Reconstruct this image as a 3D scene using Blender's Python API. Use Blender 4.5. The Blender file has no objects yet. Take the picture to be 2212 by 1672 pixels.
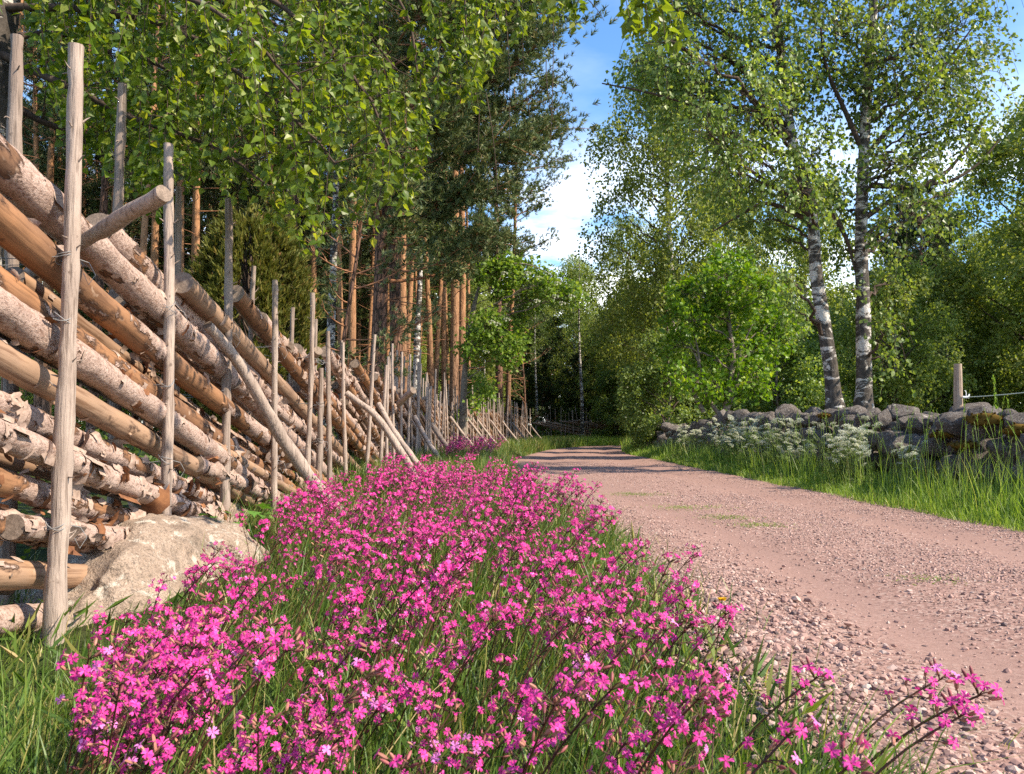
import bpy, bmesh, math, random
import numpy as np
from mathutils import Vector, Matrix, Quaternion

# ---------------------------------------------------------------- camera, world, sun, exposure
scn = bpy.context.scene
COL = scn.collection
R = math.radians
CAM_H, PITCH, F = 0.62, R(3.06), 1804.0       # F: focal length in pixels of a 2212 px wide picture
cam_d = bpy.data.cameras.new('camera')
cam = bpy.data.objects.new('camera', cam_d); COL.objects.link(cam)
cam.location = (0, 0, CAM_H); cam.rotation_euler = (math.pi / 2 + PITCH, 0, 0)
cam_d.sensor_width = 36.0; cam_d.lens = 36.0 * F / 2212.0
cam_d.clip_start = 0.02; cam_d.clip_end = 3000
cam_d.dof.use_dof = True; cam_d.dof.focus_distance = 4.5; cam_d.dof.aperture_fstop = 20
scn.camera = cam

SUN_EL, SUN_AZ = R(42), R(20)                 # azimuth: turned from +X towards -Y (behind the camera)
sun_vec = Vector((math.cos(SUN_EL) * math.cos(SUN_AZ), -math.cos(SUN_EL) * math.sin(SUN_AZ), math.sin(SUN_EL)))
sun_d = bpy.data.lights.new('sun', 'SUN'); sun_d.energy = 5.0; sun_d.angle = R(0.55); sun_d.color = (1.0, 0.87, 0.69)
sun = bpy.data.objects.new('sun', sun_d); COL.objects.link(sun)
sun.location = (20, -5, 20); sun.rotation_euler = sun_vec.to_track_quat('Z', 'Y').to_euler()

world = bpy.data.worlds.new('World'); scn.world = world; world.use_nodes = True
wt = world.node_tree; wn, wl = wt.nodes, wt.links
for n_ in list(wn): wn.remove(n_)
w_out = wn.new('ShaderNodeOutputWorld'); w_bg = wn.new('ShaderNodeBackground'); w_sky = wn.new('ShaderNodeTexSky')
w_sky.sky_type = 'NISHITA'; w_sky.sun_disc = False; w_sky.sun_elevation = SUN_EL; w_sky.sun_rotation = R(90) + SUN_AZ
w_sky.air_density = 1.0; w_sky.dust_density = 0.4; w_sky.ozone_density = 2.2
w_tc = wn.new('ShaderNodeTexCoord'); w_map = wn.new('ShaderNodeMapping'); w_map.inputs['Scale'].default_value = (1.6, 1.6, 5.0)
w_map.inputs['Location'].default_value = (0.35, 0.1, 0.2)
w_no = wn.new('ShaderNodeTexNoise'); w_no.inputs['Scale'].default_value = 2.4; w_no.inputs['Detail'].default_value = 7; w_no.inputs['Roughness'].default_value = 0.58
w_ra = wn.new('ShaderNodeValToRGB'); w_ra.color_ramp.elements[0].position = 0.42; w_ra.color_ramp.elements[1].position = 0.60
w_sep = wn.new('ShaderNodeSeparateXYZ')
w_el = wn.new('ShaderNodeMapRange'); w_el.inputs['From Min'].default_value = 0.36; w_el.inputs['From Max'].default_value = 0.20
w_el.inputs['To Min'].default_value = 0.07; w_el.inputs['To Max'].default_value = 1.0
w_mul = wn.new('ShaderNodeMath'); w_mul.operation = 'MULTIPLY'
w_hs = wn.new('ShaderNodeHueSaturation'); w_hs.inputs['Saturation'].default_value = 1.2; w_hs.inputs['Value'].default_value = 1.0
w_mix = wn.new('ShaderNodeMix'); w_mix.data_type = 'RGBA'; w_mix.inputs[7].default_value = (8.6, 8.8, 9.2, 1)
wl.new(w_tc.outputs['Generated'], w_map.inputs[0]); wl.new(w_map.outputs[0], w_no.inputs['Vector'])
wl.new(w_no.outputs['Fac'], w_ra.inputs[0]); wl.new(w_tc.outputs['Generated'], w_sep.inputs[0]); wl.new(w_sep.outputs[2], w_el.inputs[0])
wl.new(w_ra.outputs[0], w_mul.inputs[0]); wl.new(w_el.outputs[0], w_mul.inputs[1]); wl.new(w_mul.outputs[0], w_mix.inputs[0])
wl.new(w_sky.outputs[0], w_hs.inputs['Color']); wl.new(w_hs.outputs[0], w_mix.inputs[6])
wl.new(w_mix.outputs[2], w_bg.inputs[0]); w_bg.inputs[1].default_value = 0.15; wl.new(w_bg.outputs[0], w_out.inputs[0])

vs = scn.view_settings
vs.view_transform = 'Standard'; vs.look = 'None'; vs.gamma = 1.0; vs.use_curve_mapping = False; vs.exposure = 1.0
scn.render.engine = 'CYCLES'
cy = scn.cycles
cy.use_denoising = False
try: cy.denoiser = 'OPENIMAGEDENOISE'; cy.denoising_input_passes = 'RGB_ALBEDO_NORMAL'; cy.denoising_prefilter = 'ACCURATE'
except Exception: pass
cy.max_bounces = 7; cy.diffuse_bounces = 3; cy.glossy_bounces = 2; cy.transmission_bounces = 5; cy.transparent_max_bounces = 4
cy.use_adaptive_sampling = False
scn.render.use_persistent_data = False

rng = np.random.default_rng(7)

# ---------------------------------------------------------------- helpers
def P(x, y, Y):
    """A point of the place at depth Y, where the photograph (2212 px wide) shows it at x, y."""
    u, v = (x - 1106) / F, (836 - y) / F
    d = np.array((u, math.cos(PITCH) - v * math.sin(PITCH), math.sin(PITCH) + v * math.cos(PITCH)))
    d *= Y / d[1]
    return np.array((d[0], d[1], d[2] + CAM_H))

def nrm(a):
    a = np.asarray(a, float)
    return a / np.maximum(np.linalg.norm(a, axis=-1, keepdims=True), 1e-9)

def vnoise(p, scale=1.0, seed=0):
    """Value noise, vectorised; p (n,3), result about -1..1."""
    q = np.asarray(p, float) * scale + seed * 17.31
    i = np.floor(q).astype(np.int64); f = q - i; f = f * f * (3 - 2 * f)
    def h(dx, dy, dz):
        n = (i[:, 0] + dx) * 374761393 + (i[:, 1] + dy) * 668265263 + (i[:, 2] + dz) * 2147483647 + seed * 1274126177
        n = (n ^ (n >> 13)) * 1274126177
        n = n ^ (n >> 16)
        return (n & 0xFFFF) / 32767.5 - 1
    x0 = h(0, 0, 0) * (1 - f[:, 0]) + h(1, 0, 0) * f[:, 0]; x1 = h(0, 1, 0) * (1 - f[:, 0]) + h(1, 1, 0) * f[:, 0]
    x2 = h(0, 0, 1) * (1 - f[:, 0]) + h(1, 0, 1) * f[:, 0]; x3 = h(0, 1, 1) * (1 - f[:, 0]) + h(1, 1, 1) * f[:, 0]
    y0 = x0 * (1 - f[:, 1]) + x1 * f[:, 1]; y1 = x2 * (1 - f[:, 1]) + x3 * f[:, 1]
    return y0 * (1 - f[:, 2]) + y1 * f[:, 2]

class MB:
    """Collects vertices and polygons, links them as ONE mesh object."""
    def __init__(s): s.v = []; s.q = []; s.t = []; s.n = 0; s.qm = []; s.tm = []; s.at = {}
    def add(s, v, q=None, t=None, m=0):
        v = np.asarray(v, np.float32).reshape(-1, 3)
        if q is not None and len(q):
            q = np.asarray(q, np.int64) + s.n; s.q.append(q); s.qm.append(np.full(len(q), m))
        if t is not None and len(t):
            t = np.asarray(t, np.int64) + s.n; s.t.append(t); s.tm.append(np.full(len(t), m))
        s.v.append(v); s.n += len(v)
    def mesh(s, name, mats, smooth=True):
        me = bpy.data.meshes.new(name)
        v = np.concatenate(s.v) if s.v else np.zeros((0, 3), np.float32)
        q = np.concatenate(s.q) if s.q else np.zeros((0, 4), np.int64); t = np.concatenate(s.t) if s.t else np.zeros((0, 3), np.int64)
        loops = np.concatenate([q.ravel(), t.ravel()]).astype(np.int32)
        starts = np.concatenate([np.arange(len(q)) * 4, len(q) * 4 + np.arange(len(t)) * 3]).astype(np.int32)
        me.vertices.add(len(v)); me.vertices.foreach_set('co', v.ravel())
        me.loops.add(len(loops)); me.loops.foreach_set('vertex_index', loops)
        me.polygons.add(len(starts)); me.polygons.foreach_set('loop_start', starts)
        mi = np.concatenate(s.qm + s.tm).astype(np.int32) if (s.qm or s.tm) else np.zeros(0, np.int32)
        for m in (mats if isinstance(mats, (list, tuple)) else [mats]): me.materials.append(m)
        me.polygons.foreach_set('material_index', mi)
        me.update(calc_edges=True)
        me.polygons.foreach_set('use_smooth', np.full(len(starts), bool(smooth)))
        for k, a in s.at.items():
            a = np.concatenate(a).astype(np.float32)
            at = me.attributes.new(k, 'FLOAT', 'POINT'); at.data.foreach_set('value', a)
        me.update()
        return me
    def build(s, name, mats, parent=None, smooth=True): return link(name, s.mesh(name, mats, smooth), parent)

def link(name, data, parent=None):
    o = bpy.data.objects.new(name, data); COL.objects.link(o)
    if parent is not None: o.parent = parent
    return o

def empty(name, loc=(0, 0, 0), rz=0):
    o = bpy.data.objects.new(name, None); COL.objects.link(o)
    o.location = loc; o.rotation_euler = (0, 0, rz); o.empty_display_size = 0.2
    return o

def tag(o, label=None, cat=None, group=None, kind=None):
    if label: o['label'] = label
    if cat: o['category'] = cat
    if group: o['group'] = group
    if kind: o['kind'] = kind
    return o

KIDS = {}
def copy_tree(root, parent=None):
    """A copy of a thing with copies of its parts and sub-parts (mesh data shared)."""
    c = root.copy(); COL.objects.link(c)
    if parent is not None: c.parent = parent
    for ch in list(root.children): copy_tree(ch, c)
    return c

def tube_geo(pts, rad, sides=8, cap=(False, False), lump=0.0, lump_scale=6.0, seed=0, twist=0.0):
    pts = np.asarray(pts, float); n = len(pts); rad = np.broadcast_to(np.asarray(rad, float), (n,))
    tan = np.gradient(pts, axis=0); tan = nrm(tan)
    up = np.array((0, 0, 1.0)) if abs(tan[0, 2]) < 0.9 else np.array((1.0, 0, 0))
    a = np.cross(tan[0], up); a /= np.linalg.norm(a)
    A = np.empty((n, 3))
    for i in range(n):
        a = a - tan[i] * a.dot(tan[i]); a = a / max(np.linalg.norm(a), 1e-9); A[i] = a
    B = np.cross(tan, A)
    th = np.arange(sides) / sides * 2 * math.pi + twist
    ring = A[:, None, :] * np.cos(th)[None, :, None] + B[:, None, :] * np.sin(th)[None, :, None]
    rr = np.repeat(rad[:, None], sides, 1)
    if lump:
        base = pts[:, None, :] + ring * 0.08
        rr = rr * (1 + lump * vnoise(base.reshape(-1, 3), lump_scale, seed).reshape(n, sides) + 0.5 * lump * vnoise(base.reshape(-1, 3), lump_scale * 3.1, seed + 1).reshape(n, sides))
    v = (pts[:, None, :] + ring * rr[:, :, None]).reshape(-1, 3)
    i, j = np.meshgrid(np.arange(n - 1), np.arange(sides), indexing='ij')
    j2 = (j + 1) % sides
    q = np.stack([i * sides + j, i * sides + j2, (i + 1) * sides + j2, (i + 1) * sides + j], -1).reshape(-1, 4)
    return v, q, pts, n, sides

def tube(mb, pts, rad, sides=8, cap=(False, False), m=0, capm=None, **kw):
    v, q, pts, n, k = tube_geo(pts, rad, sides, **kw)
    mb.add(v, q=q, m=m)
    cm = m if capm is None else capm
    idx = np.arange(k)
    if cap[0]:
        vv = np.concatenate([v[:k], v[:k].mean(0, keepdims=True)]); mb.add(vv, t=np.stack([(idx + 1) % k, idx, np.full(k, k)], 1), m=cm)
    if cap[1]:
        vv = np.concatenate([v[-k:], v[-k:].mean(0, keepdims=True)]); mb.add(vv, t=np.stack([idx, (idx + 1) % k, np.full(k, k)], 1), m=cm)

def frames(D, g, roll=None):
    """Side and normal vectors for directions D; g is a generator."""
    D = nrm(D); Rn = g.normal(size=D.shape)
    if roll is not None: Rn = Rn * roll[0] + np.asarray(roll[1])
    S = nrm(np.cross(D, Rn)); return D, S, np.cross(S, D)

TPL = {
    'ovate': (np.array([(0, 0, 0), (-.40, .30, .09), (.40, .30, .09), (-.27, .62, .05), (.27, .62, .05), (0, 1.05, -.06), (0, .36, 0)]),
              np.array([(0, 2, 6), (0, 6, 1), (1, 6, 3), (2, 4, 6), (6, 4, 5), (6, 5, 3)])),
    'rhomb': (np.array([(0, 0, 0), (-.40, .42, .08), (0, 1, 0), (.40, .42, .08)]), np.array([(0, 3, 2), (0, 2, 1)])),
    'maple': (np.array([(0, 0, 0), (.18, .12, .02), (.52, .22, .06), (.30, .45, .02), (.40, .80, .08), (.12, .68, .0), (0, 1.05, -.08), (-.12, .68, .0), (-.40, .80, .08), (-.30, .45, .02), (-.52, .22, .06), (-.18, .12, .02)]),
              np.array([(0, 1, 11), (1, 3, 11), (3, 9, 11), (1, 2, 3), (9, 10, 11), (3, 5, 9), (5, 7, 9), (3, 4, 5), (7, 8, 9), (5, 6, 7)])),
}
def _pinn():
    v = []; f = []
    for k in range(4):
        y = .15 + .22 * k
        for sgn in (-1, 1):
            b = len(v); w = .32 * (1 - .12 * abs(k - 1.5))
            v += [(0, y, 0), (sgn * w * .5, y - .03, .03), (sgn * w, y + .12, -.03), (sgn * w * .45, y + .12, .02)]
            f += [(b, b + 1, b + 2), (b, b + 2, b + 3)] if sgn > 0 else [(b, b + 2, b + 1), (b, b + 3, b + 2)]
    b = len(v); v += [(0, .95, 0), (.08, 1.08, 0), (0, 1.25, -.03), (-.08, 1.08, 0)]; f += [(b, b + 1, b + 2), (b, b + 2, b + 3)]
    return np.array(v), np.array(f)
TPL['pinnate'] = _pinn()
def _tuft(seed, k=13, spread=.75, w=.055):
    g = np.random.default_rng(seed); v = []; f = []
    for i in range(k):
        a = g.uniform(0, 2 * math.pi); s = spread * math.sqrt(g.uniform(.1, 1)); y0 = g.uniform(0, .55)
        d = np.array((math.cos(a) * s, 1 - .5 * s, math.sin(a) * s)); d /= np.linalg.norm(d)
        sd = np.cross(d, g.normal(size=3)); sd = sd / np.linalg.norm(sd) * w
        b = len(v); o = np.array((0, y0, 0)); L = g.uniform(.55, .8)
        v += [tuple(o - sd), tuple(o + sd), tuple(o + d * L)]; f.append((b, b + 1, b + 2))
    return np.array(v), np.array(f)
TPL['rhomb2'] = (np.array([(0, 0, 0), (-.42, .36, .08), (-.22, .70, .03), (0, 1, -.05), (.22, .70, .03), (.42, .36, .08)]), np.array([(0, 5, 3), (0, 3, 1), (5, 4, 3), (1, 3, 2)]))
TPL['lance'] = (np.array([(0, 0, 0), (-.06, .4, .02), (0, 1, -.12), (.06, .4, .02)]), np.array([(0, 3, 2), (0, 2, 1)]))
TPL['tuft'] = _tuft(1, 14, .75, .075); TPL['spray'] = _tuft(5, 9, .5, .11)

def leaves(mb, pos, D, size, tpl, g, roll=None, m=0):
    """Many small leaf faces: positions, axes, sizes."""
    pos = np.asarray(pos, float); N = len(pos)
    if N == 0: return
    tv, tf = TPL[tpl]
    D, S, Nn = frames(D, g, roll)
    size = np.broadcast_to(np.asarray(size, float), (N,))
    v = pos[:, None, :] + size[:, None, None] * (S[:, None, :] * tv[None, :, 0:1] + D[:, None, :] * tv[None, :, 1:2] + Nn[:, None, :] * tv[None, :, 2:3])
    k = len(tv)
    t = (tf[None] + (np.arange(N) * k)[:, None, None]).reshape(-1, 3)
    mb.add(v.reshape(-1, 3), t=t, m=m)

def bezier(a, b, c, n):
    t = np.linspace(0, 1, n)[:, None]
    return (1 - t) ** 2 * np.asarray(a) + 2 * t * (1 - t) * np.asarray(b) + t ** 2 * np.asarray(c)

def interp(path, n):
    path = np.asarray(path, float); d = np.concatenate([[0], np.cumsum(np.linalg.norm(np.diff(path[:, :3], axis=0), axis=1))])
    # smooth resample (Catmull-Rom by hand through cubic Hermite)
    m = np.gradient(path, d, axis=0); s = np.linspace(0, d[-1], n)
    i = np.clip(np.searchsorted(d, s, 'right') - 1, 0, len(d) - 2); h = d[i + 1] - d[i]; t = ((s - d[i]) / h)[:, None]; h = h[:, None]
    return (2 * t**3 - 3 * t**2 + 1) * path[i] + (t**3 - 2 * t**2 + t) * h * m[i] + (-2 * t**3 + 3 * t**2) * path[i + 1] + (t**3 - t**2) * h * m[i + 1]

# ---------------------------------------------------------------- materials
class NT:
    def __init__(s, name):
        s.tone = .90; s.m = bpy.data.materials.new(name); s.m.use_nodes = True; s.t = s.m.node_tree
        for n in list(s.t.nodes): s.t.nodes.remove(n)
        s.out = s.t.nodes.new('ShaderNodeOutputMaterial')
    def new(s, typ, **kw):
        n = s.t.nodes.new('ShaderNode' + typ)
        for k, v in kw.items():
            if hasattr(n, k): setattr(n, k, v)
            else: s.put(n, k, v)
        return n
    def put(s, n, k, v):
        i = n.inputs[k.replace('_', ' ')] if isinstance(k, str) else n.inputs[k]
        if hasattr(v, 'outputs'): v = v.outputs[0]
        if isinstance(v, bpy.types.NodeSocket): s.t.links.new(v, i)
        else:
            if isinstance(v, (tuple, list)) and len(v) == 3 and i.type == 'RGBA': v = (*v, 1)
            i.default_value = v
    def coords(s, kind='Object', scale=(1, 1, 1), rnd=False):
        tc = s.new('TexCoord'); mp = s.new('Mapping'); s.put(mp, 'Scale', scale); s.t.links.new(tc.outputs[kind], mp.inputs[0])
        if rnd:
            oi = s.new('ObjectInfo'); mu = s.new('Math', operation='MULTIPLY'); s.put(mu, 0, oi.outputs['Random']); s.put(mu, 1, 37.0)
            cb = s.new('CombineXYZ'); s.put(cb, 0, mu); s.put(cb, 1, mu); s.put(cb, 2, mu); s.put(mp, 'Location', cb)
        return mp
    def noise(s, co, scale, detail=5, rough=.55, dist=0.0):
        n = s.new('TexNoise'); s.put(n, 'Vector', co); s.put(n, 'Scale', scale); s.put(n, 'Detail', detail); s.put(n, 'Roughness', rough); s.put(n, 'Distortion', dist)
        return n.outputs['Fac']
    def ramp(s, fac, stops):
        r = s.new('ValToRGB'); cr = r.color_ramp
        while len(cr.elements) < len(stops): cr.elements.new(0.5)
        for e, (p, c) in zip(cr.elements, stops):
            e.position = p; e.color = (*c, 1) if isinstance(c, (tuple, list)) else (c, c, c, 1)
        s.put(r, 0, fac); return r.outputs[0]
    def mix(s, fac, a, b, mode='MIX'):
        n = s.new('Mix', data_type='RGBA', blend_type=mode); s.put(n, 0, fac); s.put(n, 6, a); s.put(n, 7, b); return n.outputs[2]
    def math(s, op, a, b=0.0):
        n = s.new('Math', operation=op); s.put(n, 0, a); s.put(n, 1, b); return n.outputs[0]
    def bump(s, h, strength=.5, dist=.01, normal=None):
        n = s.new('Bump'); s.put(n, 'Height', h); s.put(n, 'Strength', strength); s.put(n, 'Distance', dist)
        if normal is not None: s.put(n, 'Normal', normal)
        return n.outputs[0]
    def bsdf(s, col, rough=.8, normal=None, spec=.3):
        if getattr(s, 'tone', None): vm = s.new('VectorMath', operation='SCALE'); s.put(vm, 0, col); s.put(vm, 'Scale', s.tone); col = vm.outputs[0]
        n = s.new('BsdfPrincipled'); s.put(n, 'Base Color', col); s.put(n, 'Roughness', rough); s.put(n, 'Specular IOR Level', spec)
        if normal is not None: s.put(n, 'Normal', normal)
        return n.outputs[0]
    def done(s, sh): s.t.links.new(sh, s.out.inputs[0]); return s.m

def leaf_mat(name, stops, trans=.35, tcol=(1.15, 1.15, .6), rough=.5, spec=.35, patch=None):
    n = NT(name); n.tone = None; ge = n.new('NewGeometry')
    col = n.ramp(ge.outputs['Random Per Island'], stops)
    if patch:
        co = n.coords('Object'); ns = n.noise(co, patch[0], 2); col = n.mix(n.ramp(ns, [(.4, 0.), (.62, 1.)]), col, n.mix(1.0, col, patch[1], 'MULTIPLY'))
    oi = n.new('ObjectInfo'); br = n.new('MapRange'); n.put(br, 0, oi.outputs['Random']); n.put(br, 3, .82); n.put(br, 4, 1.15)
    vm = n.new('VectorMath', operation='SCALE'); n.put(vm, 0, col); n.put(vm, 'Scale', br.outputs[0]); col = vm.outputs[0]
    b = n.bsdf(col, rough, spec=spec)
    tr = n.new('BsdfTranslucent'); n.put(tr, 0, n.mix(1.0, col, tcol, 'MULTIPLY'))
    ms = n.new('MixShader'); n.put(ms, 0, trans); n.t.links.new(b, ms.inputs[1]); n.t.links.new(tr.outputs[0], ms.inputs[2])
    return n.done(ms.outputs[0])

M = {}
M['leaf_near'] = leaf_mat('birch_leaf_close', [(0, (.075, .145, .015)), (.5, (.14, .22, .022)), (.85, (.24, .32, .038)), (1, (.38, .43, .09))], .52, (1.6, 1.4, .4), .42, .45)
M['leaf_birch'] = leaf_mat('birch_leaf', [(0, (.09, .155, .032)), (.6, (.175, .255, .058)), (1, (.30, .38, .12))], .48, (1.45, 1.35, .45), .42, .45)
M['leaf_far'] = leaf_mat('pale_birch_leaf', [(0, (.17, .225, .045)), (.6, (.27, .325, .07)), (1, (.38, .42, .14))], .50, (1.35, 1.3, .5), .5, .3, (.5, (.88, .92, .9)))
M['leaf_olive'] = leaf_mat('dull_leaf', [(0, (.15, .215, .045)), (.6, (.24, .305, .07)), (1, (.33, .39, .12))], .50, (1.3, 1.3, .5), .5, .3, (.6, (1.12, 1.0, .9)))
M['leaf_maple'] = leaf_mat('bright_leaf', [(0, (.07, .16, .01)), (.5, (.13, .25, .015)), (.85, (.20, .33, .025)), (1, (.32, .42, .05))], .42, (1.5, 1.4, .4), .45, .4)
M['leaf_rowan'] = leaf_mat('rowan_leaf', [(0, (.10, .19, .025)), (.6, (.18, .29, .04)), (1, (.30, .38, .08))], .44, (1.4, 1.4, .5), .5, .3)
M['needle'] = leaf_mat('pine_needle', [(0, (.055, .095, .036)), (.5, (.105, .15, .05)), (.88, (.17, .195, .065)), (1, (.28, .20, .09))], .2, (1, 1, .7), .5, .35)
M['needle_dark'] = leaf_mat('spruce_needle', [(0, (.04, .065, .024)), (.7, (.07, .105, .036)), (1, (.13, .14, .055))], .1, (1, 1, .7), .55, .25)
M['juniper'] = leaf_mat('juniper_needle', [(0, (.10, .12, .022)), (.6, (.19, .20, .04)), (.9, (.28, .25, .05)), (1, (.26, .15, .06))], .28, (1.1, 1.1, .6), .55, .25)
M['grass'] = leaf_mat('grass_blade', [(0, (.055, .11, .02)), (.5, (.10, .18, .03)), (.78, (.19, .25, .05)), (.9, (.33, .31, .10)), (1, (.46, .36, .18))], .35, (1.3, 1.3, .5), .45, .4)
M['grass_verge'] = leaf_mat('verge_grass_blade', [(0, (.11, .20, .03)), (.6, (.21, .33, .05)), (.9, (.31, .42, .09)), (1, (.46, .46, .19))], .42, (1.3, 1.3, .5), .45, .4)
M['shrub'] = leaf_mat('undergrowth_leaf', [(0, (.05, .09, .015)), (.7, (.10, .15, .025)), (1, (.18, .22, .045))], .38, (1.3, 1.3, .5), .5, .3)
M['herb'] = leaf_mat('raspberry_leaf', [(0, (.08, .2, .03)), (1, (.16, .32, .06))], .35, (1.3, 1.3, .5), .5, .3)
M['petal'] = leaf_mat('magenta_petal', [(0, (.36, .018, .13)), (.3, (.58, .028, .24)), (.7, (.70, .048, .315)), (.93, (.79, .11, .42)), (1, (.85, .27, .56))], .28, (1.05, .9, 1.05), .55, .2)
M['petal_pale'] = leaf_mat('pale_pink_petal', [(0, (.80, .16, .55)), (1, (.86, .28, .66))], .28, (1.05, .9, 1.05), .55, .2)
M['calyx'] = leaf_mat('calyx', [(0, (.16, .04, .045)), (.6, (.29, .08, .085)), (.9, (.38, .13, .12)), (1, (.44, .24, .14))], .12, (1, 1, 1), .5, .3)
M['stem'] = leaf_mat('flower_stem', [(0, (.055, .022, .018)), (.6, (.10, .045, .025)), (1, (.09, .085, .03))], .05, (1, 1, 1), .5, .3)
M['umbel'] = leaf_mat('white_floret', [(0, (.50, .53, .38)), (1, (.70, .71, .58))], .3, (1, 1, .9), .6, .2)
M['green_stem'] = leaf_mat('green_stem', [(0, (.09, .15, .03)), (1, (.16, .22, .05))], .1, (1, 1, 1), .5, .3)
M['yellow'] = leaf_mat('yellow_petal', [(0, (.8, .5, .02)), (1, (.85, .6, .05))], .2, (1, 1, 1), .6, .2)

def wood_mat(name, c1, c2, c3, along=(1, 1, .07), scale=60, bump=.5, dark=.35):
    n = NT(name); n.tone = .94; co = n.coords('Object', along, True); co2 = n.coords('Object', (1, 1, 1), True)
    a = n.noise(co, scale, 6, .65); b = n.noise(co2, 5, 4)
    c = n.mix(n.ramp(b, [(.35, 0.), (.65, 1.)]), c1, c2)
    c = n.mix(n.ramp(a, [(.36, dark), (.50, 1.)]), c3, c)
    k = n.noise(co2, 22, 3); c = n.mix(n.ramp(k, [(.66, 0.), (.74, .8)]), c, c3)
    return n.done(n.bsdf(c, .85, n.bump(a, bump, .012), .2))
M['stake'] = wood_mat('weathered_stake_wood', (.45, .36, .30), (.34, .265, .22), (.13, .092, .072), (1, 1, .05), 75, .8, .25)
M['stake_grey'] = wood_mat('grey_stake_wood', (.34, .27, .225), (.25, .19, .155), (.10, .075, .06), (1, 1, .05), 75, .8, .25)
M['post'] = wood_mat('post_wood', (.44, .34, .26), (.32, .24, .18), (.15, .10, .07), (1, 1, .05), 60, .8)

def cut_mat():
    n = NT('cut_wood'); co = n.coords('Object', (1, 1, 1), True)
    a = n.noise(co, 40, 5, .7); b = n.noise(co, 190, 2)
    c = n.ramp(a, [(.3, (.15, .11, .085)), (.6, (.31, .235, .185)), (.8, (.38, .29, .23))]); c = n.mix(n.ramp(b, [(.35, .0), (.7, .6)]), c, (.10, .08, .06))
    return n.done(n.bsdf(c, .9, n.bump(a, .5, .006), .2))
M['cut'] = cut_mat()

def rail_mat(name, lo, hi, smooth=False):
    """Bark patches over bare wood; local x runs along the rail. lo/hi: where bark gives way to wood."""
    n = NT(name); n.tone = 1.03; co = n.coords('Object', (.55, 1, 1), True); cl = n.coords('Object', (.06, 1, 1), True); cf = n.coords('Object', (1, 1, 1), True)
    big = n.noise(co, 5.5, 7, .62, .3)
    mask = n.ramp(big, [(lo, 0.), (hi, 1.)])
    fine = n.noise(cf, 75, 5, .7); mid = n.noise(cf, 16, 5, .65); grain = n.noise(cl, 55, 4, .6)
    bark = n.ramp(mid, [(.25, (.25, .17, .14)), (.48, (.40, .29, .24)), (.75, (.49, .375, .32))])
    bark = n.mix(n.ramp(fine, [(.36, .85), (.50, 0.)]), bark, (.16, .095, .07)); bark = n.mix(n.ramp(n.noise(co, 30, 4, .7, .5), [(.34, .8), (.44, 0.)]), bark, (.20, .11, .075))
    wd = n.ramp(n.noise(co, 3.5, 4), [(.3, (.14, .08, .052)), (.5, (.25, .13, .068)), (.7, (.33, .165, .08))]) if not smooth else n.ramp(n.noise(co, 3.5, 4), [(.3, (.20, .125, .085)), (.5, (.30, .195, .13)), (.72, (.37, .225, .135))])
    wd = n.mix(n.ramp(grain, [(.34, .7), (.5, 0.)]), wd, (.11, .055, .03))
    kn = n.noise(cf, 11, 2); wd = n.mix(n.ramp(kn, [(.69, 0.), (.76, .9)]), wd, (.40, .28, .20))
    col = n.mix(mask, wd, bark)
    edge = n.ramp(big, [(lo - .045, 0.), (lo, .85), (lo + .02, 0.)]); col = n.mix(edge, col, (.07, .038, .025))
    h = n.math('ADD', n.math('MULTIPLY', mask, 1.0), n.math('MULTIPLY', n.math('MULTIPLY', fine, mask), .9))
    h = n.math('ADD', h, n.math('MULTIPLY', grain, .18))
    return n.done(n.bsdf(col, n.ramp(mask, [(0, .6), (1, .95)]), n.bump(h, .9, .011), .25))
M['rail_bark'] = rail_mat('rail_bark', .385, .41)
M['rail_mixed'] = rail_mat('rail_bark_peeling', .49, .52)
M['rail_orange'] = rail_mat('rail_peeled_orange', .555, .58)
M['rail_smooth'] = rail_mat('rail_peeled_brown', .64, .67, True)
def flake_mat():
    n = NT('bark_flake'); ge = n.new('NewGeometry'); co = n.coords('Object'); f = n.noise(co, 45, 5, .7)
    out = n.ramp(f, [(.3, (.22, .15, .115)), (.55, (.42, .31, .25)), (.8, (.52, .40, .335))])
    inn = n.ramp(n.noise(co, 20, 3), [(.3, (.13, .055, .03)), (.7, (.30, .135, .06))])
    return n.done(n.bsdf(n.mix(ge.outputs['Backfacing'], out, inn), .9, n.bump(f, .5, .004), .2))
M['flake'] = flake_mat()

def pine_bark():
    n = NT('pine_bark'); co = n.coords('Object', (1, 1, .28), True); tc = n.new('TexCoord'); sp = n.new('SeparateXYZ'); n.put(sp, 0, tc.outputs['Object'])
    a = n.noise(co, 13, 6, .65); v = n.new('TexVoronoi', feature='DISTANCE_TO_EDGE'); n.put(v, 'Vector', co); n.put(v, 'Scale', 15.0)
    cr = n.ramp(v.outputs[0], [(.0, 0.), (.10, 1.)])
    hi = n.new('MapRange'); n.put(hi, 0, sp.outputs[2]); n.put(hi, 1, 1.0); n.put(hi, 2, 5.5)
    up = n.ramp(a, [(.3, (.26, .13, .068)), (.5, (.40, .205, .10)), (.7, (.48, .27, .145))]); lo = n.ramp(a, [(.3, (.13, .075, .05)), (.7, (.29, .18, .125))])
    lo = n.mix(cr, (.045, .03, .022), lo)
    c = n.mix(n.math('ADD', hi.outputs[0], n.math('MULTIPLY', n.math('SUBTRACT', a, .5), .6)), lo, up)
    h = n.math('ADD', a, cr)
    return n.done(n.bsdf(c, .9, n.bump(h, .6, .02), .2))
M['pine_bark'] = pine_bark()
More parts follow.
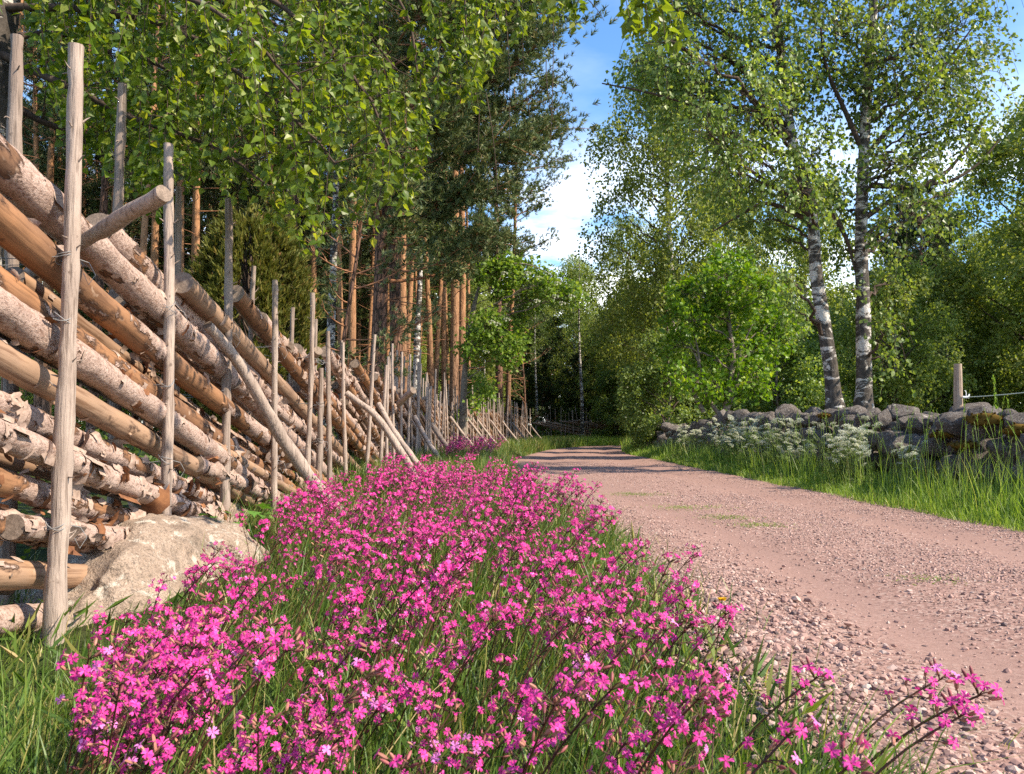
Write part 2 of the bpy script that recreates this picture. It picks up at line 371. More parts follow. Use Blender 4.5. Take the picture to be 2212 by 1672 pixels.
def pine_bark_old():
    n = NT('old_pine_bark'); co = n.coords('Object', (1, 1, .3), True)
    a = n.noise(co, 9, 6, .65); v = n.new('TexVoronoi', feature='DISTANCE_TO_EDGE'); n.put(v, 'Vector', co); n.put(v, 'Scale', 12.0)
    cr = n.ramp(v.outputs[0], [(.0, 0.), (.12, 1.)])
    lo = n.ramp(a, [(.3, (.12, .07, .05)), (.55, (.22, .12, .08)), (.8, (.30, .16, .09))]); lo = n.mix(cr, (.04, .028, .02), lo)
    return n.done(n.bsdf(lo, .9, n.bump(n.math('ADD', a, cr), .8, .03), .2))
M['pine_bark_old'] = pine_bark_old()
def birch_bark(name='birch_bark', black=.50, base=1.6):
    n = NT(name); co = n.coords('Object', (1, 1, 2.2), True); c2 = n.coords('Object', (1, 1, .5), True); tc = n.new('TexCoord'); sp = n.new('SeparateXYZ'); n.put(sp, 0, tc.outputs['Object'])
    a = n.noise(co, 3.2, 7, .68, .6); f = n.noise(c2, 16, 6, .7); ln = n.noise(n.coords('Object', (1, 1, 9), True), 6, 3)
    lowz = n.new('MapRange'); n.put(lowz, 0, sp.outputs[2]); n.put(lowz, 1, base); n.put(lowz, 2, .4); n.put(lowz, 3, 0.); n.put(lowz, 4, .085)
    am = n.math('SUBTRACT', a, lowz.outputs[0])
    wh = n.ramp(f, [(.25, (.38, .33, .29)), (.55, (.62, .58, .53)), (.8, (.70, .67, .62))])
    wh = n.mix(n.ramp(ln, [(.62, 0.), (.68, .75)]), wh, (.12, .10, .085))
    bk = n.ramp(f, [(.3, (.022, .018, .015)), (.6, (.10, .083, .07)), (.8, (.20, .17, .145))])
    mask = n.ramp(am, [(black - .03, 0.), (black + .02, 1.)])
    return n.done(n.bsdf(n.mix(mask, bk, wh), .8, n.bump(n.math('SUBTRACT', n.math('MULTIPLY', f, 1.2), mask), .8, .03), .25))
M['birch_bark'] = birch_bark('birch_bark', .505, 2.6); M['birch_dark'] = birch_bark('dark_birch_bark', .60, 1.5); M['birch_white'] = birch_bark('pale_birch_bark', .40, .8)
def plain(name, c1, c2, scale=8, rough=.9, bump=.3):
    n = NT(name); co = n.coords('Object', (1, 1, 1), True); a = n.noise(co, scale, 5, .65)
    return n.done(n.bsdf(n.ramp(a, [(.3, c1), (.7, c2)]), rough, n.bump(a, bump, .01), .2))
M['twig'] = plain('dark_twig', (.05, .034, .026), (.12, .085, .065), 20)
M['grey_bark'] = plain('grey_bark', (.11, .09, .075), (.28, .235, .19), 14)
M['limb_pine'] = plain('pine_limb_bark', (.20, .09, .05), (.38, .19, .10), 14)
M['wire'] = plain('steel_wire', (.20, .20, .20), (.34, .34, .34), 30, .45, 0)
M['insulator'] = plain('white_insulator', (.72, .72, .70), (.8, .8, .78), 20, .4, 0)
M['rope'] = plain('pale_rope', (.42, .48, .38), (.58, .62, .52), 200, .8, .3)

def ground_mat():
    n = NT('forest_ground'); co = n.coords('Object'); a = n.noise(co, .8, 6, .6); b = n.noise(co, 14, 6, .7)
    c = n.ramp(a, [(.35, (.035, .05, .016)), (.55, (.055, .085, .022)), (.7, (.085, .07, .035))]); c = n.mix(n.ramp(b, [(.4, .65), (.6, 0.)]), c, (.025, .022, .013))
    return n.done(n.bsdf(c, .95, n.bump(b, .6, .05), .1))
M['ground'] = ground_mat()
def road_mat():
    n = NT('pink_gravel_road'); co = n.coords('Object'); at = n.new('Attribute', attribute_name='track')
    b = n.noise(co, 1.1, 5, .6); f = n.noise(co, 55, 6, .75); vo = n.new('TexVoronoi'); n.put(vo, 'Vector', co); n.put(vo, 'Scale', 95.0); v2 = n.new('TexVoronoi'); n.put(v2, 'Vector', co); n.put(v2, 'Scale', 48.0)
    fine = n.ramp(f, [(.3, (.235, .15, .126)), (.55, (.325, .213, .182)), (.75, (.39, .27, .232))])
    sep = n.new('SeparateColor'); n.put(sep, 0, vo.outputs['Color'])
    coarse = n.ramp(sep.outputs[0], [(0, (.13, .085, .075)), (.25, (.25, .155, .13)), (.6, (.34, .215, .182)), (.85, (.40, .28, .24)), (1, (.48, .39, .34))])
    msk = n.math('ADD', at.outputs['Fac'], n.math('MULTIPLY', n.math('SUBTRACT', b, .5), 1.2)); msk = n.ramp(msk, [(.25, .15), (.75, .95)])
    c = n.mix(msk, fine, coarse); c = n.mix(n.ramp(b, [(.4, .22), (.65, 0.)]), c, (.31, .185, .15)); c = n.mix(1.0, c, (.99, .945, .915), 'MULTIPLY')
    h = n.math('ADD', n.math('MULTIPLY', n.math('ADD', vo.outputs['Distance'], v2.outputs['Distance']), msk), n.math('MULTIPLY', f, .35))
    return n.done(n.bsdf(c, .92, n.bump(n.math('ADD', n.math('MULTIPLY', f, .6), n.math('MULTIPLY', n.noise(co, 160, 4, .7), .7)), .5, .006), .2))
M['road'] = road_mat()
def pebble_mat():
    n = NT('gravel_stone'); ge = n.new('NewGeometry')
    c = n.ramp(ge.outputs['Random Per Island'], [(0, (.14, .10, .095)), (.2, (.27, .165, .142)), (.5, (.39, .24, .198)), (.8, (.45, .30, .25)), (.97, (.48, .35, .30)), (1, (.52, .43, .37))])
    return n.done(n.bsdf(c, .85, None, .25))
M['pebble'] = pebble_mat()
def stone_mat(name, c1, c2, c3, lichen, moss_amt, sc=1.0):
    n = NT(name); co = n.coords('Object', (sc, sc, sc), True); a = n.noise(co, 7, 7, .7); f = n.noise(co, 60, 5, .7); li = n.noise(co, 10, 6, .7, .4); ge = n.new('NewGeometry')
    oi = n.new('ObjectInfo'); sp = n.new('SeparateXYZ'); n.put(sp, 0, ge.outputs['Normal'])
    c = n.ramp(a, [(.3, c1), (.5, c2), (.72, c3)])
    c = n.mix(n.ramp(f, [(.34, .75), (.48, 0.)]), c, (.10, .08, .065)); c = n.mix(n.ramp(n.noise(co, 2.3, 8, .75, .8), [(.36, .7), (.45, 0.)]), c, (.13, .105, .08))
    sk = n.noise(co, 150, 3, .6); c = n.mix(n.ramp(sk, [(.36, .6), (.47, 0.)]), c, (.09, .072, .06)); c = n.mix(n.ramp(n.noise(co, 24, 5, .7), [(.38, .55), (.5, 0.)]), c, c1)
    c = n.mix(n.ramp(li, [(.57, 0.), (.61, .85)]), c, lichen)
    if moss_amt > 0:
        ms = n.math('ADD', n.math('ADD', n.math('MULTIPLY', n.noise(co, 3.0, 5), 1.1), n.math('MULTIPLY', sp.outputs[2], .22)), n.math('MULTIPLY', oi.outputs['Random'], .42))
        c = n.mix(n.ramp(ms, [(1.02 - moss_amt, 0.), (1.10 - moss_amt, 1.)]), c, n.ramp(f, [(.3, (.10, .06, .012)), (.6, (.22, .13, .02)), (.8, (.20, .17, .03))]))
    h = n.math('ADD', a, n.math('MULTIPLY', f, .35))
    return n.done(n.bsdf(c, .92, n.bump(n.math('ADD', h, n.math('MULTIPLY', n.noise(co, 22, 5, .7), .8)), 1.0, .03), .2))
M['stone'] = stone_mat('lichen_stone', (.085, .07, .06), (.20, .17, .15), (.34, .295, .26), (.50, .48, .43), -.01)
M['boulder'] = stone_mat('boulder_rock', (.26, .19, .145), (.42, .32, .245), (.50, .395, .315), (.56, .51, .43), 0)
M['moss'] = leaf_mat('orange_moss', [(0, (.08, .05, .01)), (.7, (.17, .105, .02)), (1, (.16, .14, .03))], .2, (1, 1, 1), .9, .1)

# ---------------------------------------------------------------- ground, road
ROAD = np.array([(2.3, -16, 1.2), (1.98, 0, 1.12), (1.86, 2, 1.2), (1.86, 5, 1.2), (1.65, 9, 1.4), (1.5, 13, 1.55), (1.6, 18, 1.5), (1.98, 24, 1.25), (2.7, 29, 1.12), (4.0, 33.4, 1.08), (6.6, 36.6, 1.08), (10, 38.4, 1.1), (16, 39.4, 1.1), (30, 39.6, 1.1)])
RP = interp(ROAD, 420)
RD = RP[:, :2]
def road_dist(x, y):
    """Distance outside the road's edge (negative inside)."""
    p = np.stack([np.asarray(x, float).ravel(), np.asarray(y, float).ravel()], 1); out = np.empty(len(p))
    for i in range(0, len(p), 4000):
        d = np.linalg.norm(p[i:i + 4000, None, :] - RD[None], axis=2) - RP[None, :, 2]
        out[i:i + 4000] = d.min(1)
    return out.reshape(np.shape(x))
def gz(x, y, d=None):
    x = np.asarray(x, float); y = np.asarray(y, float)
    if d is None: d = road_dist(x, y)
    s = np.clip(d / 1.2, 0, 1); s = s * s * (3 - 2 * s)
    p = np.stack([x.ravel(), y.ravel(), np.zeros(x.size)], 1)
    nz = (0.05 * vnoise(p, .45, 3) + 0.018 * vnoise(p, 2.3, 4)).reshape(x.shape)
    left = np.where(x < 0.8, -0.05 * np.clip(1.2 - np.abs(y - 2.6) / 5, 0, 1), 0.02)
    left = left - .09 * np.clip((-x - .95) / .4, 0, 1) * np.clip((3.6 - y) / 1.0, 0, 1) * np.clip((y + 3) / 2, 0, 1)
    far = np.clip((np.abs(x - 2) - 6) / 30, 0, 1) * 0.5 * (1 + .5 * vnoise(p, .05, 8).reshape(x.shape))
    return s * (nz + left) + far * np.clip(y / 20, 0, 1)

def grid_axis(lo, hi, fine_lo, fine_hi, step, growth=1.22):
    a = list(np.arange(fine_lo, fine_hi + 1e-6, step)); s = step
    while a[-1] < hi: s *= growth; a.append(min(a[-1] + s, hi))
    s = step; b = [fine_lo]
    while b[-1] > lo: s *= growth; b.append(max(b[-1] - s, lo))
    return np.array(b[:0:-1] + a)
gx = grid_axis(-900, 900, -7, 10, .2); gy = grid_axis(-900, 900, -3, 32, .2)
GX, GY = np.meshgrid(gx, gy, indexing='ij')
GZ = gz(GX, GY)
mb = MB(); ni, nj = GX.shape
ii, jj = np.meshgrid(np.arange(ni - 1), np.arange(nj - 1), indexing='ij')
mb.add(np.stack([GX, GY, GZ - 0.012], -1).reshape(-1, 3), q=np.stack([ii * nj + jj, (ii + 1) * nj + jj, (ii + 1) * nj + jj + 1, ii * nj + jj + 1], -1).reshape(-1, 4))
ground = mb.build('ground', M['ground']); tag(ground, kind='structure')

mb = MB(); K = 33
tn = nrm(np.gradient(RD, axis=0)); pn = np.stack([tn[:, 1], -tn[:, 0]], 1)
lat = np.linspace(-1.06, 1.06, K)
edge = 1 + 0.05 * vnoise(np.stack([RP[:, 1] * 1, RP[:, 0], np.zeros(len(RP))], 1), 1.3, 5)[:, None] * (np.abs(lat)[None] > .85)
rx = RD[:, None, 0] + pn[:, None, 0] * lat[None] * RP[:, None, 2] * edge; ry = RD[:, None, 1] + pn[:, None, 1] * lat[None] * RP[:, None, 2] * edge
tr = np.minimum(np.abs(np.abs(lat) - .52) / .26, 1)                         # 0 in the wheel tracks, 1 between and beside them
pp = np.stack([rx.ravel(), ry.ravel(), np.zeros(rx.size)], 1)
rz = .006 + .018 * tr[None] + (.010 * vnoise(pp, 1.7, 6) + .005 * vnoise(pp, 6, 7)).reshape(rx.shape) - .03 * (np.abs(lat)[None] > 1.03)
a_, b_ = np.meshgrid(np.arange(len(RP) - 1), np.arange(K - 1), indexing='ij')
mb.add(np.stack([rx, ry, rz], -1).reshape(-1, 3), q=np.stack([a_ * K + b_, a_ * K + b_ + 1, (a_ + 1) * K + b_ + 1, (a_ + 1) * K + b_], -1).reshape(-1, 4))
mb.at['track'] = [np.repeat(tr[None], len(RP), 0).ravel()]
road = mb.build('road', M['road']); tag(road, kind='structure')
def left_edge(y): return np.interp(y, RP[:330, 1], RP[:330, 0] - RP[:330, 2])
def right_edge(y): return np.interp(y, RP[:330, 1], RP[:330, 0] + RP[:330, 2])

# ---------------------------------------------------------------- rocks
def ico(sub):
    bm = bmesh.new(); bmesh.ops.create_icosphere(bm, subdivisions=sub, radius=1.0)
    v = np.array([x.co[:] for x in bm.verts]); f = np.array([[x.index for x in q.verts] for q in bm.faces]); bm.free(); return v, f
ICO3 = ico(4); ICO1 = ico(1)
def rock(seed, cuts=11, vf=ICO3, rough=.06):
    g = np.random.default_rng(seed); v = vf[0].copy()
    for _ in range(cuts):
        n = nrm(g.normal(size=3)); d = g.uniform(.52, .88); k = v @ n - d; v -= np.where(k > 0, k, 0)[:, None] * n * .92
    r = 1 + rough * vnoise(v, 1.7, seed) + rough * .6 * vnoise(v, 4.5, seed + 1) + rough * .3 * vnoise(v, 11, seed + 2)
    return v * r[:, None], vf[1]

def boulder():
    v, f = rock(21, 14, ico(6), .09)
    v = v * np.array((.74, 1.05, .41)); v[:, 2] -= .20 * np.clip(v[:, 0] / .6 + .1, 0, 1.2) + .06; v += (.022 * vnoise(v, 5, 3) + .014 * np.abs(vnoise(v, 11, 4)) + .008 * vnoise(v, 24, 5) + .005 * vnoise(v, 50, 6))[:, None] * nrm(v)
    o = None; mb = MB(); mb.add(v, t=f); o = mb.build('boulder', M['boulder'])
    o.location = (-1.62, 4.0, -.12); o.rotation_euler = (R(3), R(6), R(8))
    tag(o, 'big pale pinkish boulder with lichen patches under the near end of the roundpole fence', 'boulder'); return o
boulder()

WALL = np.array([(4.35, 3.5), (4.25, 7), (4.2, 12), (4.2, 18), (4.35, 24), (4.8, 27)])
def build_wall():
    root = empty('dry_stone_wall', (4.2, 12, 0))
    tag(root, 'dry stone wall of grey lichened boulders along the grassy far side of the road', 'stone wall')
    g = np.random.default_rng(5); proto = []
    for k in range(12):
        v, f = rock(100 + k, 17 + k % 5, ICO3, .075); mb = MB(); mb.add(v, t=f); proto.append(mb.mesh('stone', M['stone']))
    def rise(y): return .13 * np.clip((y - 7.2) / 2, 0, 1) * np.clip((17 - y) / 3, 0, 1)
    W = interp(np.c_[WALL, np.zeros(len(WALL))], 300); L = np.concatenate([[0], np.cumsum(np.linalg.norm(np.diff(W, axis=0), axis=1))])
    rest = []; n = 0; spots = []
    def at(s, off):
        x = np.interp(s, L, W[:, 0]); y = np.interp(s, L, W[:, 1]); return np.array((x + off, y))
    # courses: (height of centre, offset across the wall, size)
    for cz, off, sz in ((.66, -.14, .175), (.64, .20, .18), (.45, -.25, .18), (.26, -.29, .19), (.06, -.33, .20)):
        s = 1.4 + g.uniform(0, .3)
        while s < L[-1]:
            r = sz * g.uniform(.58, 1.25)
            p = at(s + r * .8, off + g.normal() * .04); spots.append((p[0], p[1], cz * (1 + 1.5 * float(rise(p[1]))) + g.normal() * (.05 if cz > .6 else .03) + .04 * math.sin(s * .7), r, cz))
            s += r * 1.75
    spots.sort(key=lambda q: -q[3] / q[1] * (1 if q[4] > .4 else .5))
    fill = MB()
    for i, (x, y, z, r, cz) in enumerate(spots):
        sc = np.array((r * g.uniform(.85, 1.15), r * g.uniform(.9, 1.35), r * g.uniform(.72, 1.0)))
        zz = z + float(gz(np.array([x]), np.array([y]))[0])
        if i < 300:
            o = link('stone', proto[g.integers(12)], root); o.location = (x - 4.2, y - 12, zz); o.scale = sc; o.rotation_euler = (g.uniform(-.5, .5), g.uniform(-.5, .5), g.uniform(0, 6.28))
        else:
            v, f = rock(300 + i, 9, ICO2, .05); c, s_ = math.cos(i), math.sin(i); v = v * sc; v = np.c_[v[:, 0] * c - v[:, 1] * s_, v[:, 0] * s_ + v[:, 1] * c, v[:, 2]]
            fill.add(v + (x - 4.2, y - 12, zz), t=f)
    for s in np.arange(1.2, L[-1], .28):                       # the hearting between the two faces
        for off, z in ((0, .15), (.05, .38), (0, .55), (.3, .2), (.3, .45)):
            p = at(s, off); v, f = rock(900 + int(s * 10), 8, ICO2, .05); v = v * .2
            fill.add(v + (p[0] - 4.2 + g.normal() * .03, p[1] - 12 + g.normal() * .05, z + g.normal() * .03), t=f)
    o = fill.build('rubble_core', M['stone'], root); o['kind'] = 'stuff'
    # moss cushions
    for (px, py, Y, w) in ((2125, 908, 6.95, .22), (2035, 938, 7.5, .15), (1780, 898, 10.2, .12), (2195, 928, 6.6, .18), (2080, 962, 7.0, .16)):
        p = P(px, py, Y); v, f = rock(700 + px, 4, ICO2, .14); v = v * (w * .6, w, w * .28); mb = MB(); mb.add(v, t=f)
        nn = nrm(v); k = g.integers(0, len(v), 500); leaves(mb, v[k], nn[k] + g.normal(size=(500, 3)) * .4, .018, 'rhomb', g)
        c = mb.build('moss_cushion', M['moss'], root); c.location = p - np.array((4.2, 12, 0))
ICO2 = ico(2)
build_wall()

# ---------------------------------------------------------------- the roundpole fence
FLINE = np.array([(-1.70, -4), (-1.72, 3), (-1.74, 9), (-1.76, 13), (-1.62, 17), (-1.15, 22), (-.45, 27.5), (.30, 33), (.72, 35.2)])
FL = interp(np.c_[FLINE, np.zeros(len(FLINE))], 400)
FY = FL[:, 1]
def fx(y): return np.interp(y, FY, FL[:, 0])
fence = empty('roundpole_fence', (-1.72, 3.0, 0))
tag(fence, 'roundpole fence of slanting logs between tall stakes, running from the boulder to the road bend', 'fence')
FO = np.array((-1.72, 3.0, 0.0))
gf = np.random.default_rng(11)

def stake_mesh(h, r, mat, seed, sides=14, seg=.06, bend=.02, taper=.72):
    g = np.random.default_rng(seed); n = max(4, int(h / seg)); z = np.linspace(0, h, n); t = z / h
    a, b = g.uniform(-1, 1, 2) * bend; ph = g.uniform(0, 6, 2)
    pts = np.stack([a * np.sin(t * 3.1 + ph[0]) - a * math.sin(ph[0]), b * np.sin(t * 3.4 + ph[1]) - b * math.sin(ph[1]), z], 1)
    rad = r * (1 - (1 - taper) * t) * (1 + .04 * np.sin(z * 9 + ph[0]))
    mb = MB(); tube(mb, pts, rad, sides, (False, True), 0, 1, lump=.20 if sides > 8 else .06, lump_scale=13, seed=seed)
    if sides > 8:                                               # snags and splinters of torn bark
        for _ in range(int(h * 9)):
            k = g.integers(2, n - 2); th = g.uniform(0, 6.28); d = np.array((math.cos(th), math.sin(th), g.uniform(-.3, 1.1))); p = pts[k] + d * rad[k] * .9
            tube(mb, np.array([p, p + d * g.uniform(.008, .02), p + d * .028 + (0, 0, g.uniform(-.01, .015))]), [.004, .003, .0008], 4)
    return mb.mesh('stake', [mat, M['cut']])

def wire_loop(parent, z, r, seed, tail=True, two=2):
    g = np.random.default_rng(seed); mb = MB()
    for k in range(two):
        th = np.linspace(0, 2 * math.pi, 25); zz = z + .012 * k + .02 * np.sin(th + g.uniform(0, 6)) + .006 * np.sin(2 * th)
        tube(mb, np.stack([np.cos(th) * (r + .004) - .0, np.sin(th) * (r + .004), zz], 1), .0016, 5)
        # the same wire runs back to the stake behind the logs
        tube(mb, bezier((-r * .2, r * (1 if k else -1), z), (-.2, r * 1.4 * (1 if k else -1), z - .03), (-.36, 0, z + g.uniform(-.05, .03)), 9), .0016, 5)
    if tail:
        a = np.array((r, .02, z)); tube(mb, np.array([a, a + (.03, .02, -.01), a + (.04, .05, -.05), a + (.02, .04, -.09), a + (.01, .02, -.05)]), .0014, 5)
    return mb.build('wire_tie', M['wire'], parent)

def add_stake(x, y, z0, h, r, seed, mat, lean=(0, 0), hi=True, mesh=None, ties=()):
    me = mesh or stake_mesh(h, r, mat, seed, 14 if hi else 7, .05 if hi else .25, .022)
    o = link('stake', me, fence); o.location = np.array((x, y, z0)) - FO; o.rotation_euler = (lean[0], lean[1], 0 if hi else seed % 6)
    if mesh: o.scale = (1, 1, h / 1.7)
    for k, z in enumerate(ties): wire_loop(o, z, r * .92, seed * 10 + k, k % 2 == 0)
    return o

# near front stakes: (x px at base, top y px, depth, radius, lean, grey?)
near = [(152, 100, 3.05, .036, 0, (.0, .006)), (372, 308, 4.05, .030, 0, (.0, .0)), (497, 430, 5.0, .031, 1, (0, -.012)), (598, 607, 5.8, .025, 0, (0, .0)),
        (664, 633, 6.7, .024, 0, (0, .012)), (692, 795, 7.15, .030, 1, (0, .0)), (716, 716, 7.55, .026, 1, (0, .006)), (754, 740, 8.3, .024, 0, (0, -.03)), (790, 722, 9.2, .024, 0, (0, .05)),
        (818, 788, 10.0, .025, 0, (0, .05)), (838, 770, 10.9, .024, 0, (0, .0)), (853, 742, 11.6, .022, 0, (0, .0)), (868, 760, 12.3, .024, 0, (0, .0)), (880, 765, 13.0, .023, 0, (0, .0))]
for i, (x, yt, Y, r, grey, lean) in enumerate(near):
    top = P(x, yt, Y); X = top[0]; z0 = -.22
    add_stake(X, Y, z0, top[2] - z0, r, 40 + i, M['stake_grey' if grey else 'stake'], lean, True, None, [z + .22 for z in ((.28, 1.03, 1.26) if i == 0 else (.42 + .06 * (i % 3), .85, 1.22))] if i < 6 else ())
# near back stakes
for i, (x, yt, Y, r) in enumerate([(52, 80, 3.4, .034), (268, 188, 4.35, .033), (392, 400, 5.1, .026), (548, 575, 6.1, .022), (-60, 150, 2.75, .034), (630, 665, 7.2, .024), (686, 690, 8.2, .026), (735, 735, 9.4, .024), (800, 745, 11, .024), (845, 760, 12.2, .024)]):
    top = P(x, yt, Y); add_stake(top[0], Y, -.2, top[2] + .2, r, 90 + i, M['stake_grey'], (0.0, -.01 + .02 * (i % 2)), i < 6)
far_st = [stake_mesh(1.7, .022, M['stake' if k % 3 else 'stake_grey'], 300 + k, 7, .22, .02) for k in range(7)]
y = 13.6; i = 0
while y < 35.2:
    for side in (0, 1):
        x = fx(y) + (.13 if side == 0 else -.20); h = 1.75 + gf.uniform(-.28, .38) - (.12 if y > 18 else 0)
        add_stake(x, y + gf.normal() * .06, -.1, h, .022, i, None, (gf.normal() * .03, gf.normal() * .035), False, far_st[i % 7]); i += 1
    y += .36 if y < 19 else .44

def rail_mesh(L, r0, r1, kind, seed, seg, sides, lump):
    n = max(6, int(L / seg)); t = np.linspace(0, 1, n); g = np.random.default_rng(seed)
    pts = np.stack([t * L, .02 * np.sin(t * 5 + g.uniform(0, 6)), .025 * np.sin(t * 4 + g.uniform(0, 6))], 1)
    rad = (r0 + (r1 - r0) * t) * (1 + .03 * np.sin(t * L * 4 + seed))
    mb = MB(); tube(mb, pts, rad, sides, (True, True), 0, 1, lump=lump, lump_scale=9, seed=seed)
    if sides > 10 and kind in ('bark', 'mixed'):                # scaly bark: raised plates with sharp rims
        v = mb.v[0].astype(float); q = v * (.6, 1, 1); pl = vnoise(q, 14, seed) + .5 * vnoise(q, 31, seed + 3); up = np.where(pl > .05, 1., 0.) * .5 + np.clip(pl, -1, 1) * .5
        ax = np.stack([v[:, 0], np.interp(v[:, 0], pts[:, 0], pts[:, 1]), np.interp(v[:, 0], pts[:, 0], pts[:, 2])], 1); mb.v[0] = (v + nrm(v - ax) * (up * .0055)[:, None]).astype(np.float32)
    if sides > 10:                                              # cut branch stubs
        for _ in range(int(L * 2.5)):
            k = g.integers(3, n - 3); th = g.uniform(0, 6.28); d = np.array((g.uniform(.1, .5), math.cos(th), math.sin(th))); p = pts[k] + d * (0, rad[k] * .9, rad[k] * .9)
            tube(mb, np.array([p - d * .01, p + d * g.uniform(.006, .02)]), [.011, .008], 6, (False, True), 0, 1)
    return mb.mesh('rail', [M['rail_' + kind], M['cut']]), pts, rad

def flakes(parent, pts, rad, n, seed, size=(.009, .034), span=(0, 1)):
    """Curling pieces of torn bark on a rail, standing off its surface; local x runs along the rail."""
    g = np.random.default_rng(seed); mb = MB(); L = pts[-1, 0]
    for _ in range(int(n * 2.2)):
        u = g.uniform(*span); x = u * L; c = np.array([np.interp(x, pts[:, 0], pts[:, k]) for k in range(3)]); r = np.interp(x, pts[:, 0], rad) * 1.01
        th = g.uniform(0, 2 * math.pi); w = g.uniform(*size) * g.uniform(.6, 2.0); arc = g.uniform(*size) * 1.2 / r; curl = g.uniform(.0, 1.0) ** 1.6; big_ = g.uniform() < .07; w *= 2.4 if big_ else 1; arc *= 2.0 if big_ else 1; curl = max(curl, .75) if big_ else curl; sgn = g.choice((-1, 1)); sk = g.uniform(-.4, .4)
        m_, k_ = 4, 5; V = np.empty((m_, k_, 3)); axial = g.uniform() < .55
        for a in range(m_):
            for b in range(k_):
                s = a / (m_ - 1); q = b / (k_ - 1) - .5
                jag = g.normal() * .13 * (a == m_ - 1 or b in (0, k_ - 1))
                lift = .003 + curl * .030 * s ** 2.0 * (w / .035) ** .6
                if axial: xx = x + sgn * (s + jag) * w * .8 * (1 - .35 * s * curl); tt = th + (q + jag) * arc * 1.6
                else: xx = x + (q + jag) * w * 1.5 + sk * s * .03; tt = th + sgn * s * arc * (1 - .4 * s * curl)
                V[a, b] = (xx, c[1] + math.cos(tt) * (r + lift), c[2] + math.sin(tt) * (r + lift))
        ia, ib = np.meshgrid(np.arange(m_ - 1), np.arange(k_ - 1), indexing='ij')
        q4 = np.stack([ia * k_ + ib, ia * k_ + ib + 1, (ia + 1) * k_ + ib + 1, (ia + 1) * k_ + ib], -1).reshape(-1, 4)
        # wind outwards
        nn = np.cross(V[0, 1] - V[0, 0], V[1, 0] - V[0, 0]); rdv = V[0, 0] - (V[0, 0][0], c[1], c[2])
        if nn.dot(rdv) < 0: q4 = q4[:, ::-1]
        mb.add(V.reshape(-1, 3), q=q4)
    o = mb.build('bark', M['flake'], parent); o['kind'] = 'stuff'; return o

def put_rail(me, a, b, L):
    o = link('rail', me, fence); d = Vector(b - a); o.location = a - FO
    o.rotation_mode = 'QUATERNION'; o.rotation_quaternion = d.to_track_quat('X', 'Z'); return o

def rail(ys, zt, slope, r, kind, seed, nfl=0, xoff=0.0, zend=.0, hi=2, L=None):
    L = L or min(max((zt - zend) / slope, 1.0), 7.5)
    yaw = gf.normal() * .006
    ye = ys + L / math.sqrt(1 + slope * slope)
    a = np.array((fx(ys) - .045 + xoff, ys, zt)); b = np.array((fx(ye) - .045 + xoff + yaw * L, ye, zt - slope * (ye - ys)))
    if hi == 2: me, pts, rad = rail_mesh(L, r, r * .80, kind, seed, .031, 28, .06)
    elif hi == 1: me, pts, rad = rail_mesh(L, r, r * .80, kind, seed, .08, 14, .07)
    o = put_rail(me, a, b, L); o.scale = (1, .92, .92)
    if nfl: flakes(o, pts, rad, nfl, seed + 5)
    return o
# the rails that show at the near end, by the height they have at Y = 2.85
for k, (z285, top_y, slope, r, kind, nfl) in enumerate([
        (1.555, 2.1, .262, .080, 'bark', 60), (1.345, 1.9, .262, .072, 'orange', 22), (1.15, 1.0, .255, .070, 'orange', 40), (1.01, 2.68, .25, .070, 'bark', 25),
        (.865, .4, .245, .066, 'smooth', 10), (.735, .1, .25, .060, 'bark', 170), (.612, -.6, .245, .062, 'bark', 190), (.475, -1, .23, .058, 'mixed', 160),
        (.335, -1.8, .215, .066, 'bark', 140), (.125, -2.4, .17, .066, 'smooth', 8), (-.02, -2.6, .16, .070, 'bark', 8)]):
    zt = z285 + slope * (2.85 - top_y)
    rail(top_y, zt, slope, r, kind, 500 + k, nfl, (-.02, .03, -.03, .02, .0, -.03, .03, -.02, .02, .0, .02)[k], .0 if k < 9 else z285 - slope * 1.6)
# rails further along, whose upper cut ends stick up between the stakes
tops = [(3.63, 1.515, .077, 'bark', 90), (4.35, 1.40, .065, 'smooth', 20), (4.75, 1.20, .062, 'mixed', 120), (5.26, 1.48, .062, 'orange', 60), (6.02, 1.43, .064, 'bark', 90), (6.55, 1.30, .058, 'orange', 60), (7.05, 1.33, .064, 'bark', 90),
        (7.75, 1.38, .058, 'mixed', 80), (8.5, 1.40, .064, 'bark', 90), (9.25, 1.36, .056, 'orange', 50), (9.9, 1.38, .058, 'bark', 80), (10.6, 1.34, .056, 'mixed', 70), (11.3, 1.36, .056, 'bark', 60), (12.0, 1.3, .055, 'mixed', 60), (12.7, 1.3, .055, 'bark', 50)]
for k, (ys, zt, r, kind, nfl) in enumerate(tops):
    rail(ys, zt, .245 + gf.normal() * .012, r, kind, 600 + k, nfl, (-.04, .02, -.07, .03)[k % 4], .0, 2 if ys < 6.5 else 1)
